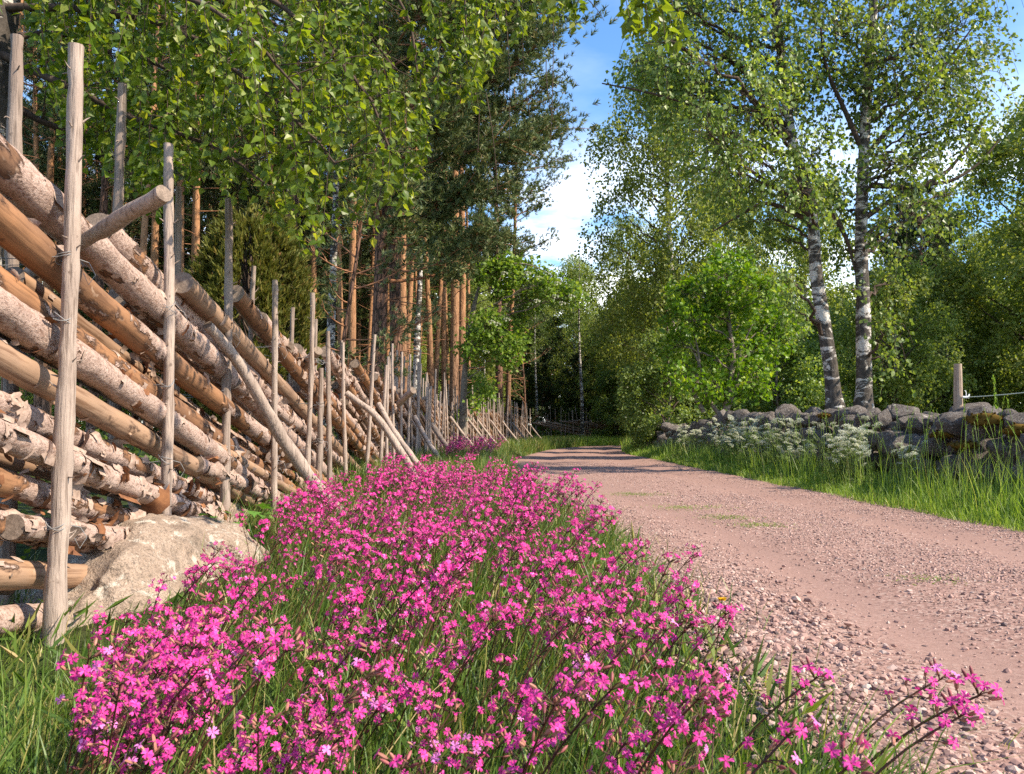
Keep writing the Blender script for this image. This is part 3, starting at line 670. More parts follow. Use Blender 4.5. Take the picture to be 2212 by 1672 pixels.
# shorter rails filling between, with cut ends half way up
for k, (ys, zt, r, kind, nfl, L) in enumerate([(4.25, .64, .042, 'smooth', 20, 2.6), (3.5, .52, .05, 'bark', 110, 3.2), (4.6, .42, .05, 'bark', 120, 2.6), (6.3, .83, .045, 'mixed', 50, 3), (5.2, .95, .05, 'bark', 80, 3.6), (7.3, 1.0, .05, 'bark', 60, 4),
                                               (8.2, .72, .045, 'mixed', 60, 3), (9.4, .95, .045, 'bark', 50, 3.5), (2.9, .30, .05, 'bark', 130, 3.5), (10.4, .8, .045, 'bark', 50, 3.5), (5.9, .5, .045, 'bark', 90, 2.4), (7.9, .4, .045, 'mixed', 70, 2)]):
    rail(ys, zt, .20, r, kind, 700 + k, nfl, -.10 if k % 2 else .05, 0, 2 if ys < 5 else 1, L)
far_r = [rail_mesh(5.2, .038, .03, ('bark', 'mixed', 'bark', 'orange', 'smooth')[k], 800 + k, .6, 7, .06)[0] for k in range(5)]
y = 12.6; k = 0
while y < 34.5:
    zt = 1.22 + gf.normal() * .05; s = .25; L = 5.2; ye = min(y + 4.9, 38)
    a = np.array((fx(y) - .04, y, zt)); b = np.array((fx(min(ye, 35.2)) - .04, ye, zt - s * (ye - y)))
    o = put_rail(far_r[k % 5], a, b, L); o.scale = (1 if y < 30.3 else max(.12, (35.3 - y) / 5), 1, 1); k += 1; y += .30
for k, (ys, zt) in enumerate([(.6, 1.52), (1.3, 1.42), (-.4, 1.3), (-1.4, 1.2), (-2.2, 1.1), (-2.6, .9), (2.4, 1.30), (3.2, 1.22), (4.0, 1.28), (4.9, 1.26), (5.7, 1.2), (6.4, 1.16), (7.4, 1.2), (8.3, 1.2), (9.2, 1.15), (10.2, 1.2), (11.2, 1.15)]):
    rail(ys, zt, .235 + gf.normal() * .015, .048 + .01 * gf.uniform(), ('bark', 'mixed', 'smooth', 'bark', 'mixed')[k % 5], 760 + k, 50 if k > 5 else 30, -.15 - .03 * (k % 2), 0, 1)
# props leaning against the fence from the road side
def prop(name, pts, r0, r1, seed, sides=12, mat='stake'):
    pts = interp(np.array(pts), 40); mb = MB(); tube(mb, pts - FO, np.linspace(r0, r1, 40), sides, (True, True), 0, 1, lump=.2, lump_scale=8, seed=seed)
    return mb.build(name, [M[mat], M['cut']], fence)
prop('prop', [P(448, 702, 4.7), P(520, 790, 4.95), P(600, 930, 5.2), P(685, 1052, 5.45), P(738, 1112, 5.6)], .030, .047, 1)
prop('prop', [P(748, 850, 8.1), P(808, 895, 8.05), P(862, 970, 8.0), P(925, 1085, 7.9)], .030, .040, 2)
prop('prop', [P(818, 872, 8.9), P(850, 930, 8.7), P(900, 1000, 8.5), P(948, 1068, 8.3)], .030, .038, 3)
prop('prop', [P(896, 900, 13.6), P(925, 955, 13.2), P(970, 1020, 12.9)], .034, .04, 4, 8)
prop('prop', [P(932, 915, 16.5), P(955, 950, 16.3), P(985, 990, 16.0)], .05, .06, 5, 8, 'stake_grey')
for k, yy in enumerate((18.5, 21, 22.6, 25, 27.5, 30, 32.5, 34.4)):
    a = np.array((fx(yy) + .14, yy, .95)); b = np.array((fx(yy) + .95, yy - .25, -.03)); prop('prop', [a, (a + b) / 2 + (0, 0, -.03), b], .028, .034, 10 + k, 7)
prop('cross_peg', [P(66, 592, 3.36), P(200, 510, 3.2), P(354, 418, 2.98)], .026, .032, 20, 16)
prop('cross_peg', [P(640, 808, 7.1), P(688, 758, 6.8)], .035, .04, 21, 10)
prop('cross_peg', [P(862, 872, 11.6), P(893, 843, 11.3)], .045, .05, 22, 8)

# the fence across the far side of the bend
ff = empty('roundpole_fence', (5, 44.5, 0)); tag(ff, 'dark shaded roundpole fence across the far side of the bend, in front of the conifers', 'fence')
for i in range(64):
    x = 1.0 + i * .2 + gf.normal() * .05
    o = link('stake', far_st[i % 7], ff); h = gf.uniform(1.5, 2.05); o.location = (x - 5, gf.normal() * .12 + .25 * math.sin(x), 0); o.scale = (1.1, 1.1, h / 1.7); o.rotation_euler = (gf.normal() * .05, gf.normal() * .05, i)
far_r2 = [rail_mesh(4.2, .05, .04, 'smooth', 850 + k, .6, 7, .06)[0] for k in range(3)]
for i in range(48):
    x = .6 + i * .24; zt = 1.15 + gf.normal() * .05; o = link('rail', far_r2[i % 3], ff); d = Vector((4.1, gf.normal() * .1, -.95)); o.location = (x - 5, gf.normal() * .05 + .25 * math.sin(x), zt)
    o.rotation_mode = 'QUATERNION'; o.rotation_quaternion = d.to_track_quat('X', 'Z')

# the wire post behind the stone wall
wp = empty('fence_post', P(2068, 880, 8.1) * (1, 1, 0)); tag(wp, 'split weathered wooden post with a white insulator and rope behind the stone wall', 'fence post')
top = P(2072, 786, 8.1); mb = MB()
tube(mb, np.array([(0, 0, -.2), (0, 0, .5), (.012, 0, 1.0), (.016, 0, top[2])]), [.044, .044, .042, .036], 9, (False, True), 0, 0, lump=.18, lump_scale=9, seed=4)
mb.build('post', M['post'], wp)
ins = P(2086, 858, 8.05) - np.array(wp.location); mb = MB()
tube(mb, np.array([ins + (-.03, 0, -.0), ins + (.02, -.01, .0), ins + (.03, -.01, .03)]), [.012, .014, .006], 8, (True, True)); tube(mb, np.array([ins + (.0, -.01, .01), ins + (.0, -.01, .05), ins + (-.012, -.01, .065)]), .004, 6); mb.build('insulator', M['insulator'], wp)
mb = MB(); e = P(2330, 832, 7.3) - np.array(wp.location); tube(mb, bezier(ins, (ins + e) / 2 + (0, 0, -.03), e, 20), .0045, 6); mb.build('rope', M['rope'], wp)

# ---------------------------------------------------------------- trees
def rad_along(n, r0, r1, p=1.0): return r1 + (r0 - r1) * (1 - np.linspace(0, 1, n) ** p)

def clump_tree(g, name, trunk, r0, r1, clumps, bark, leafm, leaf, tpl='rhomb', twigs=20, per=20, tlen=.35, droop=.6, limb_r=.05, limbm=None, extra=None, sides=10, origin=None, rise=.45, lmat=None, spread=1.0, lump=.1, twiggeo=1):
    """trunk: path in the place; clumps: [(centre, radius)]. Root Empty > trunk, crown."""
    mr = float(np.mean([np.mean(c[1]) for c in clumps]))
    trunk = interp(np.array(trunk, float), 40); O = trunk[0].copy() if origin is None else np.array(origin, float); O[2] = min(O[2], 0) if origin is None else O[2]
    root = empty(name, O); tm = MB(); tr_rad = rad_along(40, r0, r1, .9); tr_rad[:4] *= np.array((1.5, 1.25, 1.1, 1.03))
    tube(tm, trunk - O, tr_rad, sides, (False, True), 0, 0, lump=lump, lump_scale=4, seed=int(r0 * 1000))
    cr = MB(); LP = []; LD = []
    for c, r in clumps:
        c = np.asarray(c, float); rr = np.broadcast_to(np.asarray(r, float), (3,))
        hd = np.linalg.norm(trunk[:, :2] - c[:2], axis=1)
        want = c[2] - rise * hd; k = int(np.argmin(np.abs(trunk[:, 2] - want) + .15 * hd)); k = max(k, 4)
        a = trunk[k]; mid = (a + c) / 2 + g.normal(size=3) * .08 * np.linalg.norm(c - a) + (0, 0, .10 * np.linalg.norm(c - a))
        n = 12; lp = bezier(a, mid, c, n); lp[1:-1] += g.normal(size=(n - 2, 3)) * .02 * np.linalg.norm(c - a) ** .5
        lr = min(limb_r, tr_rad[k] * .7) * min(1.2, .5 + .25 * np.linalg.norm(c - a)); tube(tm, lp - O, np.linspace(lr, lr * .25, n), 6, m=1)
        for _ in range(max(2, int(twigs * (float(np.mean(rr)) / mr) ** 1.4))):
            d = nrm(g.normal(size=3)); q = c + d * rr * g.uniform(.35, 1.0) ** .6 * spread
            s = lp[g.integers(n // 2, n)]; m1 = (s + q) / 2 + (0, 0, .12 * np.linalg.norm(q - s))
            e = q + np.array((d[0] * .5, d[1] * .5, .25 * d[2] - droop)) * tlen
            tw = np.concatenate([bezier(s, m1, q, 4), bezier(q, q + d * tlen * .35, e, 4)[1:]])
            if _ % twiggeo == 0: tube(tm, tw - O, np.linspace(max(lr * .16, .0045), .0025, len(tw)), 3, m=1)
            t = g.uniform(.38, 1.0, per) * (len(tw) - 1); i0 = np.minimum(t.astype(int), len(tw) - 2); f = (t - i0)[:, None]
            p = tw[i0] * (1 - f) + tw[i0 + 1] * f + g.normal(size=(per, 3)) * leaf * .9
            LP.append(p); LD.append(g.normal(size=(per, 3)) * .7 + (tw[-1] - tw[0]) / np.linalg.norm(tw[-1] - tw[0]) * .5 + (0, 0, -droop * .9))
    if extra: extra(tm, cr, O)
    LP = np.concatenate(LP); LD = np.concatenate(LD)
    leaves(cr, LP - O, LD, leaf * g.uniform(.7, 1.25, len(LP)), tpl, g)
    tm.build('trunk', [M[bark], M[limbm or 'twig']], root); cr.build('crown', M[leafm], root, smooth=False)
    return root

def px_clumps(lst, Y, g, dY=1.2, ppm=None):
    out = []
    for x, y, r in lst:
        yy = Y + g.uniform(-dY, dY); out.append((P(x, y, yy), 1.02 * r / F * yy))
    return out

# --- the two birches behind the wall
g = np.random.default_rng(31)
YB = 12.2
def birch_extra(limbs, Y, r):
    def f(tm, cr, O):
        for l in limbs:
            pts = interp(np.array([P(a, b, Y + (c if len(q) > 2 else 0)) for q in l for a, b, c in [(*q, 0)[:3]]]), 24)
            tube(tm, pts - O, np.linspace(r, r * .25, 24), 7, m=1, lump=.1, lump_scale=5)
    return f
cl = px_clumps([(1372, 132, 40), (1425, 92, 62), (1475, 200, 78), (1520, 120, 84), (1560, 25, 95), (1530, 285, 80), (1600, 200, 95), (1625, 335, 85), (1565, 400, 64), (1680, 90, 95), (1700, 235, 85),
                (1680, 425, 65), (1640, 480, 44), (1752, 335, 74), (1700, -90, 115), (1560, -110, 105), (1430, 10, 60), (1700, 660, 24), (1685, 590, 26), (1690, 520, 34), (1400, 190, 36), (1500, 360, 40), (1480, 40, 70), (1620, -230, 90), (1640, 130, 90), (1600, 290, 70), (1500, 220, 70), (1720, 400, 60)], YB, g)
b1 = clump_tree(g, 'birch_tree', [P(1806, 905, YB), P(1798, 830, YB), P(1783, 720, YB), P(1764, 600, YB), P(1750, 440, YB), P(1717, 328, YB), P(1692, 164, YB), P(1682, 60, YB), P(1670, -200, YB)], .115, .04, cl, 'birch_bark', 'leaf_birch', .070,
                'rhomb2', 30, 19, .46, .75, .034, extra=birch_extra([[(1735, 470), (1650, 440), (1590, 470), (1540, 500)], [(1720, 340), (1600, 300), (1520, 240), (1400, 200), (1300, 180)], [(1700, 250), (1600, 150), (1480, 80), (1400, 60)]], YB, .04), sides=14)
tag(b1, 'leaning birch with dark patchy bark behind the stone wall, nearer the maple', 'birch tree')
cl = px_clumps([(1800, 60, 100), (1900, 60, 105), (2000, 90, 95), (2080, 60, 85), (1850, 200, 95), (1950, 200, 95), (2040, 190, 76), (1880, 385, 74), (1805, 455, 62), (1932, 350, 84), (1962, 470, 64), (2030, 462, 40), (1815, 540, 30),
                (1930, 610, 30), (2095, 255, 50), (1820, -90, 115), (1980, -110, 125), (2110, -60, 105), (1900, -230, 125), (1750, -260, 95), (1915, 700, 26), (1925, 770, 26), (1830, 620, 20), (2060, 420, 30), (2010, 330, 40), (1960, -300, 110), (1790, 150, 80), (1940, 120, 80), (2000, 260, 70), (2090, 160, 80)], YB + .2, g)
b2 = clump_tree(g, 'birch_tree', [P(1866, 905, YB), P(1866, 800, YB), P(1864, 640, YB), P(1860, 540, YB), P(1866, 328, YB), P(1880, 109, YB), P(1890, -50, YB), P(1880, -300, YB)], .118, .04, cl, 'birch_bark', 'leaf_birch', .070,
                'rhomb2', 30, 19, .46, .75, .034, extra=birch_extra([[(1868, 470), (1930, 430), (1990, 402), (2060, 388), (2115, 352), (2160, 300)], [(1866, 330), (1830, 250), (1783, 137), (1770, 20)], [(1868, 340), (1920, 280), (1980, 215), (2050, 130), (2100, 60)], [(1880, 400), (1990, 400), (2040, 375), (2080, 330), (2140, 240)], [(1800, 460), (1830, 520), (1848, 590)]], YB, .045), sides=14)
tag(b2, 'upright birch with a white flank behind the stone wall, nearer the wire post', 'birch tree')

# --- young maple
g = np.random.default_rng(32); YM = 18.0
cl = px_clumps([(1570, 600, 45), (1520, 640, 50), (1610, 620, 50), (1480, 690, 45), (1560, 690, 60), (1640, 680, 50), (1500, 760, 50), (1580, 770, 60), (1660, 750, 40), (1540, 830, 42), (1470, 810, 36), (1630, 820, 40), (1560, 560, 28), (1690, 700, 26), (1450, 740, 26), (1600, 560, 22), (1470, 630, 26), (1660, 630, 28)], YM, g, .9)
mp = clump_tree(g, 'maple_tree', [P(1563, 960, YM), P(1572, 850, YM), P(1584, 780, YM), P(1575, 700, YM), P(1570, 570, YM)], .085, .02, cl, 'grey_bark', 'leaf_maple', .09, 'maple', 34, 15, .25, .25, .03, 'grey_bark',
                birch_extra([[(1560, 905), (1530, 860), (1515, 800), (1490, 740)], [(1565, 900), (1590, 830), (1600, 760), (1630, 690)], [(1520, 890), (1500, 850), (1510, 780), (1500, 720)]], YM, .055))
tag(mp, 'small bright green young maple with several grey stems behind the stone wall', 'maple tree')

# --- rowan in front of the far part of the fence
g = np.random.default_rng(33); YR = 19.5
cl = px_clumps([(1060, 590, 28), (1100, 580, 30), (1140, 590, 32), (1180, 610, 30), (1220, 625, 26), (1245, 640, 14), (1150, 640, 24), (1085, 630, 22), (1050, 700, 34), (1090, 720, 34), (1030, 750, 34), (1100, 760, 26), (1120, 735, 16), (1045, 835, 16), (1022, 870, 9), (985, 905, 8), (1130, 680, 14)], YR, g, .7)
def rowan_x(tm, cr, O):
    birch_extra([[(1008, 760), (1022, 660), (1060, 580), (1130, 570), (1240, 625)], [(1006, 800), (1030, 720), (1090, 690)], [(1004, 780), (1030, 640), (1045, 540)]], YR, .035)(tm, cr, O)
rw = clump_tree(g, 'rowan_tree', [P(1000, 990, YR), P(1000, 900, YR), P(1002, 840, YR), P(1010, 740, YR), P(1030, 640, YR), P(1050, 560, YR)], .115, .02, cl, 'grey_bark', 'leaf_rowan', .095, 'rhomb', 22, 19, .2, .3, .022, 'grey_bark', rowan_x)
tag(rw, 'flowering rowan with pale blossom clusters growing at the roadside foot of the roundpole fence', 'rowan tree')
mb = MB()
for k in range(26):
    N = 40; d = nrm(g.normal(size=(N, 3))) * (1, 1, .5); leaves(mb, d * .085, d + g.normal(size=(N, 3)) * .5, .04, 'rhomb', g) if k == 0 else None
bl = mb.mesh('blossom', M['umbel'], False)
for (x, y) in ((1140, 590), (1165, 600), (1175, 628), (1200, 640), (1215, 655), (1235, 640), (1095, 690), (1075, 700), (1062, 695), (1120, 735), (1090, 590), (1160, 650), (1205, 612), (1050, 760), (1012, 905), (1180, 590)):
    o = link('blossom', bl, rw); o.scale = (.7, .7, .7); o.location = P(x, y, YR - g.uniform(.5, .9)) - np.array(rw.location)

# --- pines
def pine(g, name, H, r0, first, crown_r, nl, bark='pine_bark', lean=(0, 0), dens=1.0, needle='needle', bias=None, tuft=.13, stubs=14, low=None, subs=7, tufts=11, low_dens=1.0):
    root = empty(name); tm = MB(); cr = MB(); LP = []; LD = []
    n = 30; t = np.linspace(0, 1, n); wob = g.uniform(0, 6, 2)
    trunk = np.stack([lean[0] * t ** 1.4 + .10 * np.sin(t * 5 + wob[0]) - .10 * math.sin(wob[0]), lean[1] * t + .10 * np.sin(t * 4 + wob[1]) - .10 * math.sin(wob[1]), -.1 + t * H], 1)
    tr = rad_along(n, r0, .03, 1.1); tr[0] *= 1.4; tr[1] *= 1.1
    tube(tm, trunk, tr, 9, (False, True), 0, 0, lump=.05, lump_scale=3)
    for k in range(nl):
        u = (k + g.uniform(0, 1)) / nl; z = first + (H - first) * u ** .85
        i = min(n - 2, int(z / H * (n - 1))); p = trunk[i].copy(); p[2] = z
        az = g.uniform(0, 2 * math.pi) if bias is None or g.uniform() > bias[2] else bias[0] + g.normal() * bias[1]
        prof = math.sin(math.pi * (.18 + .80 * u)) ** .7
        L = crown_r * prof * g.uniform(.65, 1.15) * (1.04 if bias and abs(((az - bias[0] + math.pi) % (2 * math.pi)) - math.pi) < 1.2 else .85 if bias else 1)
        d = np.array((math.cos(az), math.sin(az), g.uniform(-.1, .35) + .5 * u)); q = p + d * L; q2 = (p + q) / 2 + (0, 0, -.10 * L * (1 - u)) + g.normal(size=3) * .08 * L
        lp = bezier(p, q2, q + (0, 0, .12 * L), 12); lr = max(.018, tr[i] * .30); tube(tm, lp, np.linspace(lr, .008, 12), 5, m=1)
        for s in range(int(subs * (.5 + L / crown_r))):
            j = g.integers(4, 12); sp = lp[j]; dv = nrm(lp[min(j + 1, 11)] - lp[j - 1]); sd = nrm(dv + g.normal(size=3) * .65 * (1, 1, .55) + (0, 0, .12)); sl = L * g.uniform(.14, .36)
            se = sp + sd * sl; sb = bezier(sp, (sp + se) / 2 + g.normal(size=3) * .05, se + (0, 0, .05), 5); tube(tm, sb, np.linspace(.012, .004, 5), 4, m=1)
            m_ = int(tufts * dens); tt = g.uniform(.35, 1, m_)[:, None]; base = sp * (1 - tt) + se * tt + g.normal(size=(m_, 3)) * (.09 + .06 * sl)
            LP.append(base); LD.append(g.normal(size=(m_, 3)) * .55 + sd * .8 + (0, 0, .35))
    for k in range(stubs):                                     # dead lower branches
        z = g.uniform(first * .25, first); i = min(n - 2, int(z / H * (n - 1))); p = trunk[i].copy(); p[2] = z; az = g.uniform(0, 6.28); L = g.uniform(.2, 1.1); d = np.array((math.cos(az), math.sin(az), g.uniform(-.25, .25)))
        tube(tm, bezier(p, p + d * L * .5 + (0, 0, .04), p + d * L + g.normal(size=3) * .1, 5), np.linspace(.016, .004, 5), 4, m=1)
    if low:                                                    # thin living boughs low down
        for k in range(low[0]):
            z = g.uniform(low[1], first); i = min(n - 2, int(z / H * (n - 1))); p = trunk[i].copy(); p[2] = z; az = g.uniform(0, 6.28); L = g.uniform(.8, low[2]); d = np.array((math.cos(az), math.sin(az), g.uniform(-.25, .1)))
            lp = bezier(p, p + d * L * .5 + (0, 0, .08), p + d * L, 7); tube(tm, lp, np.linspace(.02, .005, 7), 4, m=1); m_ = int(40 * low_dens)
            tt = g.uniform(.2, 1, m_)[:, None]; LP.append(p + d * L * tt + g.normal(size=(m_, 3)) * (.22, .22, .09)); LD.append(g.normal(size=(m_, 3)) * .6 + d * .6)
    LP = np.concatenate(LP); LD = np.concatenate(LD); leaves(cr, LP, LD, tuft * g.uniform(.75, 1.3, len(LP)), 'tuft', g)
    tm.build('trunk', [M[bark], M['limb_pine']], root); cr.build('crown', M[needle], root, smooth=False)
    return root

def place(o, x, y, rz=0, s=1.0, label=None, cat=None, group=None, z=None):
    zz = float(gz(np.array([x]), np.array([y]))[0]) - .05 if z is None else z
    o.location = (x, y, zz); o.rotation_euler = (0, 0, rz); o.scale = (s, s, s) if np.isscalar(s) else s
    return tag(o, label, cat, group)
g = np.random.default_rng(34)
big = pine(g, 'pine_tree', 12.5, .18, 3.6, 3.55, 54, 'pine_bark_old', (.2, 0), 1.0, 'needle', (0.0, .75, .72), .16, 12, None, 15, 22)
place(big, P(803, 900, 16.5)[0], 16.5, 0, 1, 'broad dark pine with long boughs sweeping over the fence towards the road', 'pine tree')
pA = pine(np.random.default_rng(35), 'pine_tree', 17, .15, 8.5, 2.4, 24, 'pine_bark', (.3, .2), 1, 'needle', None, .15, 16)
pB = pine(np.random.default_rng(36), 'pine_tree', 15, .12, 7.2, 2.0, 22, 'pine_bark', (-.3, .1), 1, 'needle', None, .15, 18)
pC = pine(np.random.default_rng(37), 'pine_tree', 16, .17, 7.8, 2.6, 26, 'pine_bark_old', (.2, -.2), 1, 'needle', None, .15, 14)
dk = pine(np.random.default_rng(38), 'spruce_tree', 14, .16, 1.2, 2.7, 70, 'pine_bark_old', (.1, .1), 1.2, 'needle_dark', None, .24, 6, (16, .2, 2.2), 8, 12, 1.6)
sc1 = pine(np.random.default_rng(39), 'pine_sapling', 5.0, .05, .8, 1.3, 18, 'pine_bark_old', (.1, .1), .8, 'needle', None, .13, 4, (6, .3, .9), 5, 8)
GP = 'pines of the stand behind the roundpole fence'
used = {}
def tree_at(proto, x, y, s, label, cat, group=None, rz=None, gg=np.random.default_rng(77)):
    o = proto if proto.name not in used else copy_tree(proto)
    used[proto.name] = 1
    return place(o, x, y, gg.uniform(0, 6.28) if rz is None else rz, s, label, cat, group)
# (x px of the trunk, depth, prototype, scale, label)
for x, Y, pr, s, lb in [
        (632, 17.5, pC, 1.0, 'red-barked pine rising behind the juniper, its trunk half hidden by birch leaves'),
        (856, 19.5, pC, .95, 'thick brown-trunked pine just beyond the broad dark pine, behind the fence'),
        (979, 27.0, pA, 1.12, 'thicker of two orange pines standing close together behind the rowan'),
        (993, 28.0, pA, .98, 'thinner of two orange pines standing close together behind the rowan'),
        (1075, 37.0, pC, 1.15, 'stout pine behind the far end of the fence, beside a thinner one'),
        (1096, 38.0, pB, 1.1, 'slim pine with dead side twigs behind the far end of the fence'),
        (872, 23.0, pA, .9, 'bright orange pine right behind the thick brown-trunked pine')]:
    tree_at(pr, P(x, 900, Y)[0], Y, s, lb, 'pine tree')
for x, Y, pr, s in [(735, 28, pB, .7), (788, 29, pB, .75), (806, 33, pB, .7), (843, 31, pA, .65), (865, 34, pB, .75), (910, 30, pB, .65), (922, 35, pA, .7), (966, 37, pB, .75), (1005, 38, pB, .8), (755, 36, pB, .8), (665, 30, pB, .7), (590, 26, pB, .75), (545, 30, pA, .7), (360, 30, pB, .8), (315, 33, pB, .8), (180, 30, pB, .8), (745, 24, pB, .9), (762, 26, pB, .95), (776, 23, pA, .85), (833, 25, pB, .85), (886, 27, pB, .95), (934, 30, pB, 1), (946, 31, pB, .95), (958, 32, pA, .8), (820, 30, pA, .9), (720, 32, pB, 1), (690, 27, pA, .9),
                    (430, 22, pB, 1), (412, 25, pA, 1), (388, 21, pB, 1.05), (330, 24, pA, .95), (300, 20, pB, .9), (250, 26, pA, 1), (205, 22, pC, .9), (130, 21, pB, 1.05), (106, 24, pA, 1), (88, 26, pB, 1), (72, 22, pB, .9), (20, 20, pA, 1), (-60, 24, pC, 1),
                    (470, 30, pA, 1), (520, 33, pB, 1.1), (575, 29, pB, 1), (600, 36, pA, 1), (660, 38, pB, 1.1), (905, 40, pA, 1), (560, 42, pA, 1), (350, 38, pA, 1.1), (230, 36, pC, 1), (150, 34, pB, 1.1), (40, 36, pA, 1), (-140, 32, pB, 1.1), (440, 40, pA, 1.05), (780, 42, pC, 1), (1010, 44, pA, 1), (840, 48, pB, 1.1)]:
    tree_at(pr, P(x, 900, Y)[0] + rng.normal() * .1, Y, s, 'slender tall pine with a bare orange trunk in the stand behind the roundpole fence', 'pine tree', GP)

# --- background birches, bushes
def bg_birch(seed, H, w, name='birch_tree', mat='leaf_far', n=54, leaf=.085, low=.22, bark='birch_white', twigs=19, per=22, droop=1.0, tlen=.75, lean=.6):
    g = np.random.default_rng(seed); cl = []
    for k in range(n):
        u = (k + g.uniform()) / n; z = H * (low + (1 - low) * u * .97); prof = w * (math.sin(math.pi * (.12 + .86 * u)) ** .7); a = g.uniform(0, 6.28); r = prof * math.sqrt(g.uniform(.05, 1))
        cl.append((np.array((r * math.cos(a) + lean * u, r * math.sin(a), z)), g.uniform(.38, .72) * (H / 12) ** .5))
    return clump_tree(g, name, [(0, 0, 0), (.02 * H * lean, 0, H * .25), (lean * .5, .1, H * .55), (lean, 0, H * .97)], .012 * H, .02, cl, bark, mat, leaf, 'rhomb', twigs, per, tlen, droop, .03, rise=.8, twiggeo=5)
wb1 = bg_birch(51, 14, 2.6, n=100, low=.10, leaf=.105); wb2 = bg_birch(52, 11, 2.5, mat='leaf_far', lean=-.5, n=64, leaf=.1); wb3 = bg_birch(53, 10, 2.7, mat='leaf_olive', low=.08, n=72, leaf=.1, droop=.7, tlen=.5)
ob1 = bg_birch(54, 5.5, 2.0, 'willow_bush', 'leaf_olive', 46, .09, .05, 'grey_bark', 20, 22, .5, .4, .2)
ob2 = bg_birch(55, 4.2, 1.7, 'willow_bush', 'leaf_birch', 40, .085, .04, 'grey_bark', 20, 22, .4, .35, -.2)
tb1 = bg_birch(56, 12, .8, 'birch_tree', 'leaf_birch', 22, .08, .55, 'birch_bark', 10, 14, .9, .6, .3)
def bt(pr, x, Y, s, lb, cat='birch tree', grp=None, rz=None): return tree_at(pr, P(x, 900, Y)[0], Y, s, lb, cat, grp, rz)
bt(wb1, 1470, 29, 1.05, 'tall pale weeping birch behind the maple, its white trunk showing high up', rz=2.6)
bt(bg_birch(57, 12, 2.3, low=.06, n=64), 1350, 47, 1.1, 'weeping birch hanging to the ground just beyond the far fence')
bt(ob2, 1245, 49, .7, 'dark green bush behind the far fence, beside the crooked thin birch', 'bush')
bt(ob2, 1405, 38.6, .62, 'green bush at the inner end of the far fence', 'bush')
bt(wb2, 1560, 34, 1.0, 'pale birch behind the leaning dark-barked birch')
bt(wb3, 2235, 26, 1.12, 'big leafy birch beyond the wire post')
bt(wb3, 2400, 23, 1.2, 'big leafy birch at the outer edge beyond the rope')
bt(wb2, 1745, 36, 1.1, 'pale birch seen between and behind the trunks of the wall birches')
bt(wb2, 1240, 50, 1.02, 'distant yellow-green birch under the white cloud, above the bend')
bt(ob1, 1930, 24, 1.0, 'rounded olive bush tree behind the upright birch', 'bush')
bt(ob1, 2040, 27, 1.1, 'olive bush tree behind the wire post', 'bush')
bt(ob2, 1680, 24, 1.0, 'green bush behind the foot of the leaning birch', 'bush')
bt(ob2, 1780, 27, 1.15, 'green bush between the trunks of the two wall birches', 'bush')
bt(ob2, 1445, 23, .8, 'green bush at the far end of the stone wall', 'bush')
bt(tb1, 897, 25, .95, 'thin white birch trunk among the orange pines behind the fence')
bt(tb1, 706, 19, .95, 'thin dark and white birch trunk between the juniper and the broad pine')
bt(tb1, 1258, 42, .8, 'crooked thin birch leaning over the far fence').rotation_euler = (.02, -.09, 1.0)
bt(tb1, 1160, 47.5, .75, 'thin birch standing in the dark behind the fence corner')
bt(sc1, 745, 12.5, .8, 'thin young pine with sparse needles just behind the fence', 'pine sapling')
bt(sc1, 1130, 41, 1.3, 'bushy young pine in the shade behind the fence corner', 'pine sapling')
ff_p = bt(pB, 1338, 44, .5, 'short bare orange pine trunk standing at the far fence', 'pine tree')
GB = 'trees of the wood beyond the bend and the wall'
for x, Y, pr, s in [(1150, 52, dk, 1.0), (1330, 52, dk, .95), (1390, 50, dk, .85), (1110, 56, dk, 1.1), (1460, 47, dk, .9), (1060, 54, dk, 1.0), (1995, 44, dk, .95), (2030, 47, dk, .9), (1960, 50, dk, .85), (1180, 62, dk, 1.05), (1300, 64, dk, 1.0), (1400, 60, dk, .95), (1240, 58, dk, 1), (1130, 60, dk, 1), (1360, 56, dk, .8), (1020, 60, dk, 1), (960, 62, dk, 1), (890, 60, dk, 1), (820, 62, dk, 1), (740, 60, dk, 1), (660, 62, dk, 1), (1190, 55, dk, .85), (1295, 50, dk, .7), (580, 60, dk, 1), (480, 62, dk, 1), (1170, 49.5, dk, .6), (1250, 48.5, dk, .55)]:
    if 1080 < x < 1480: s *= .66
    bt(pr, x, Y, s, 'dark spruce in the wood beyond the far fence and the wall birches', 'spruce tree', 'dark spruces of the far wood')
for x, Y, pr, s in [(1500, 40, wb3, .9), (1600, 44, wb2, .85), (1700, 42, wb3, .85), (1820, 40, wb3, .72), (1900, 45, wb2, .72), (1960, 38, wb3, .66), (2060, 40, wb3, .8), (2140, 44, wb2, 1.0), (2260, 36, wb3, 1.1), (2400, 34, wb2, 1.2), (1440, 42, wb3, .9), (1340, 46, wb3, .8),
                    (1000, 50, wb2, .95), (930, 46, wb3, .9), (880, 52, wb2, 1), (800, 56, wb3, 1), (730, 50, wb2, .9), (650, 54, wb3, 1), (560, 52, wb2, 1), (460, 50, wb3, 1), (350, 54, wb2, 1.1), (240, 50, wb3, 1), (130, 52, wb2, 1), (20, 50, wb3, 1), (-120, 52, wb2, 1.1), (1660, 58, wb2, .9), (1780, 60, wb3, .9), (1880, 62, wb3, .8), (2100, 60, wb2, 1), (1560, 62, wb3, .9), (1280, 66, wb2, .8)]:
    bt(pr, x, Y, s, 'leafy broadleaf tree closing the view behind the nearer trees', 'tree', GB)
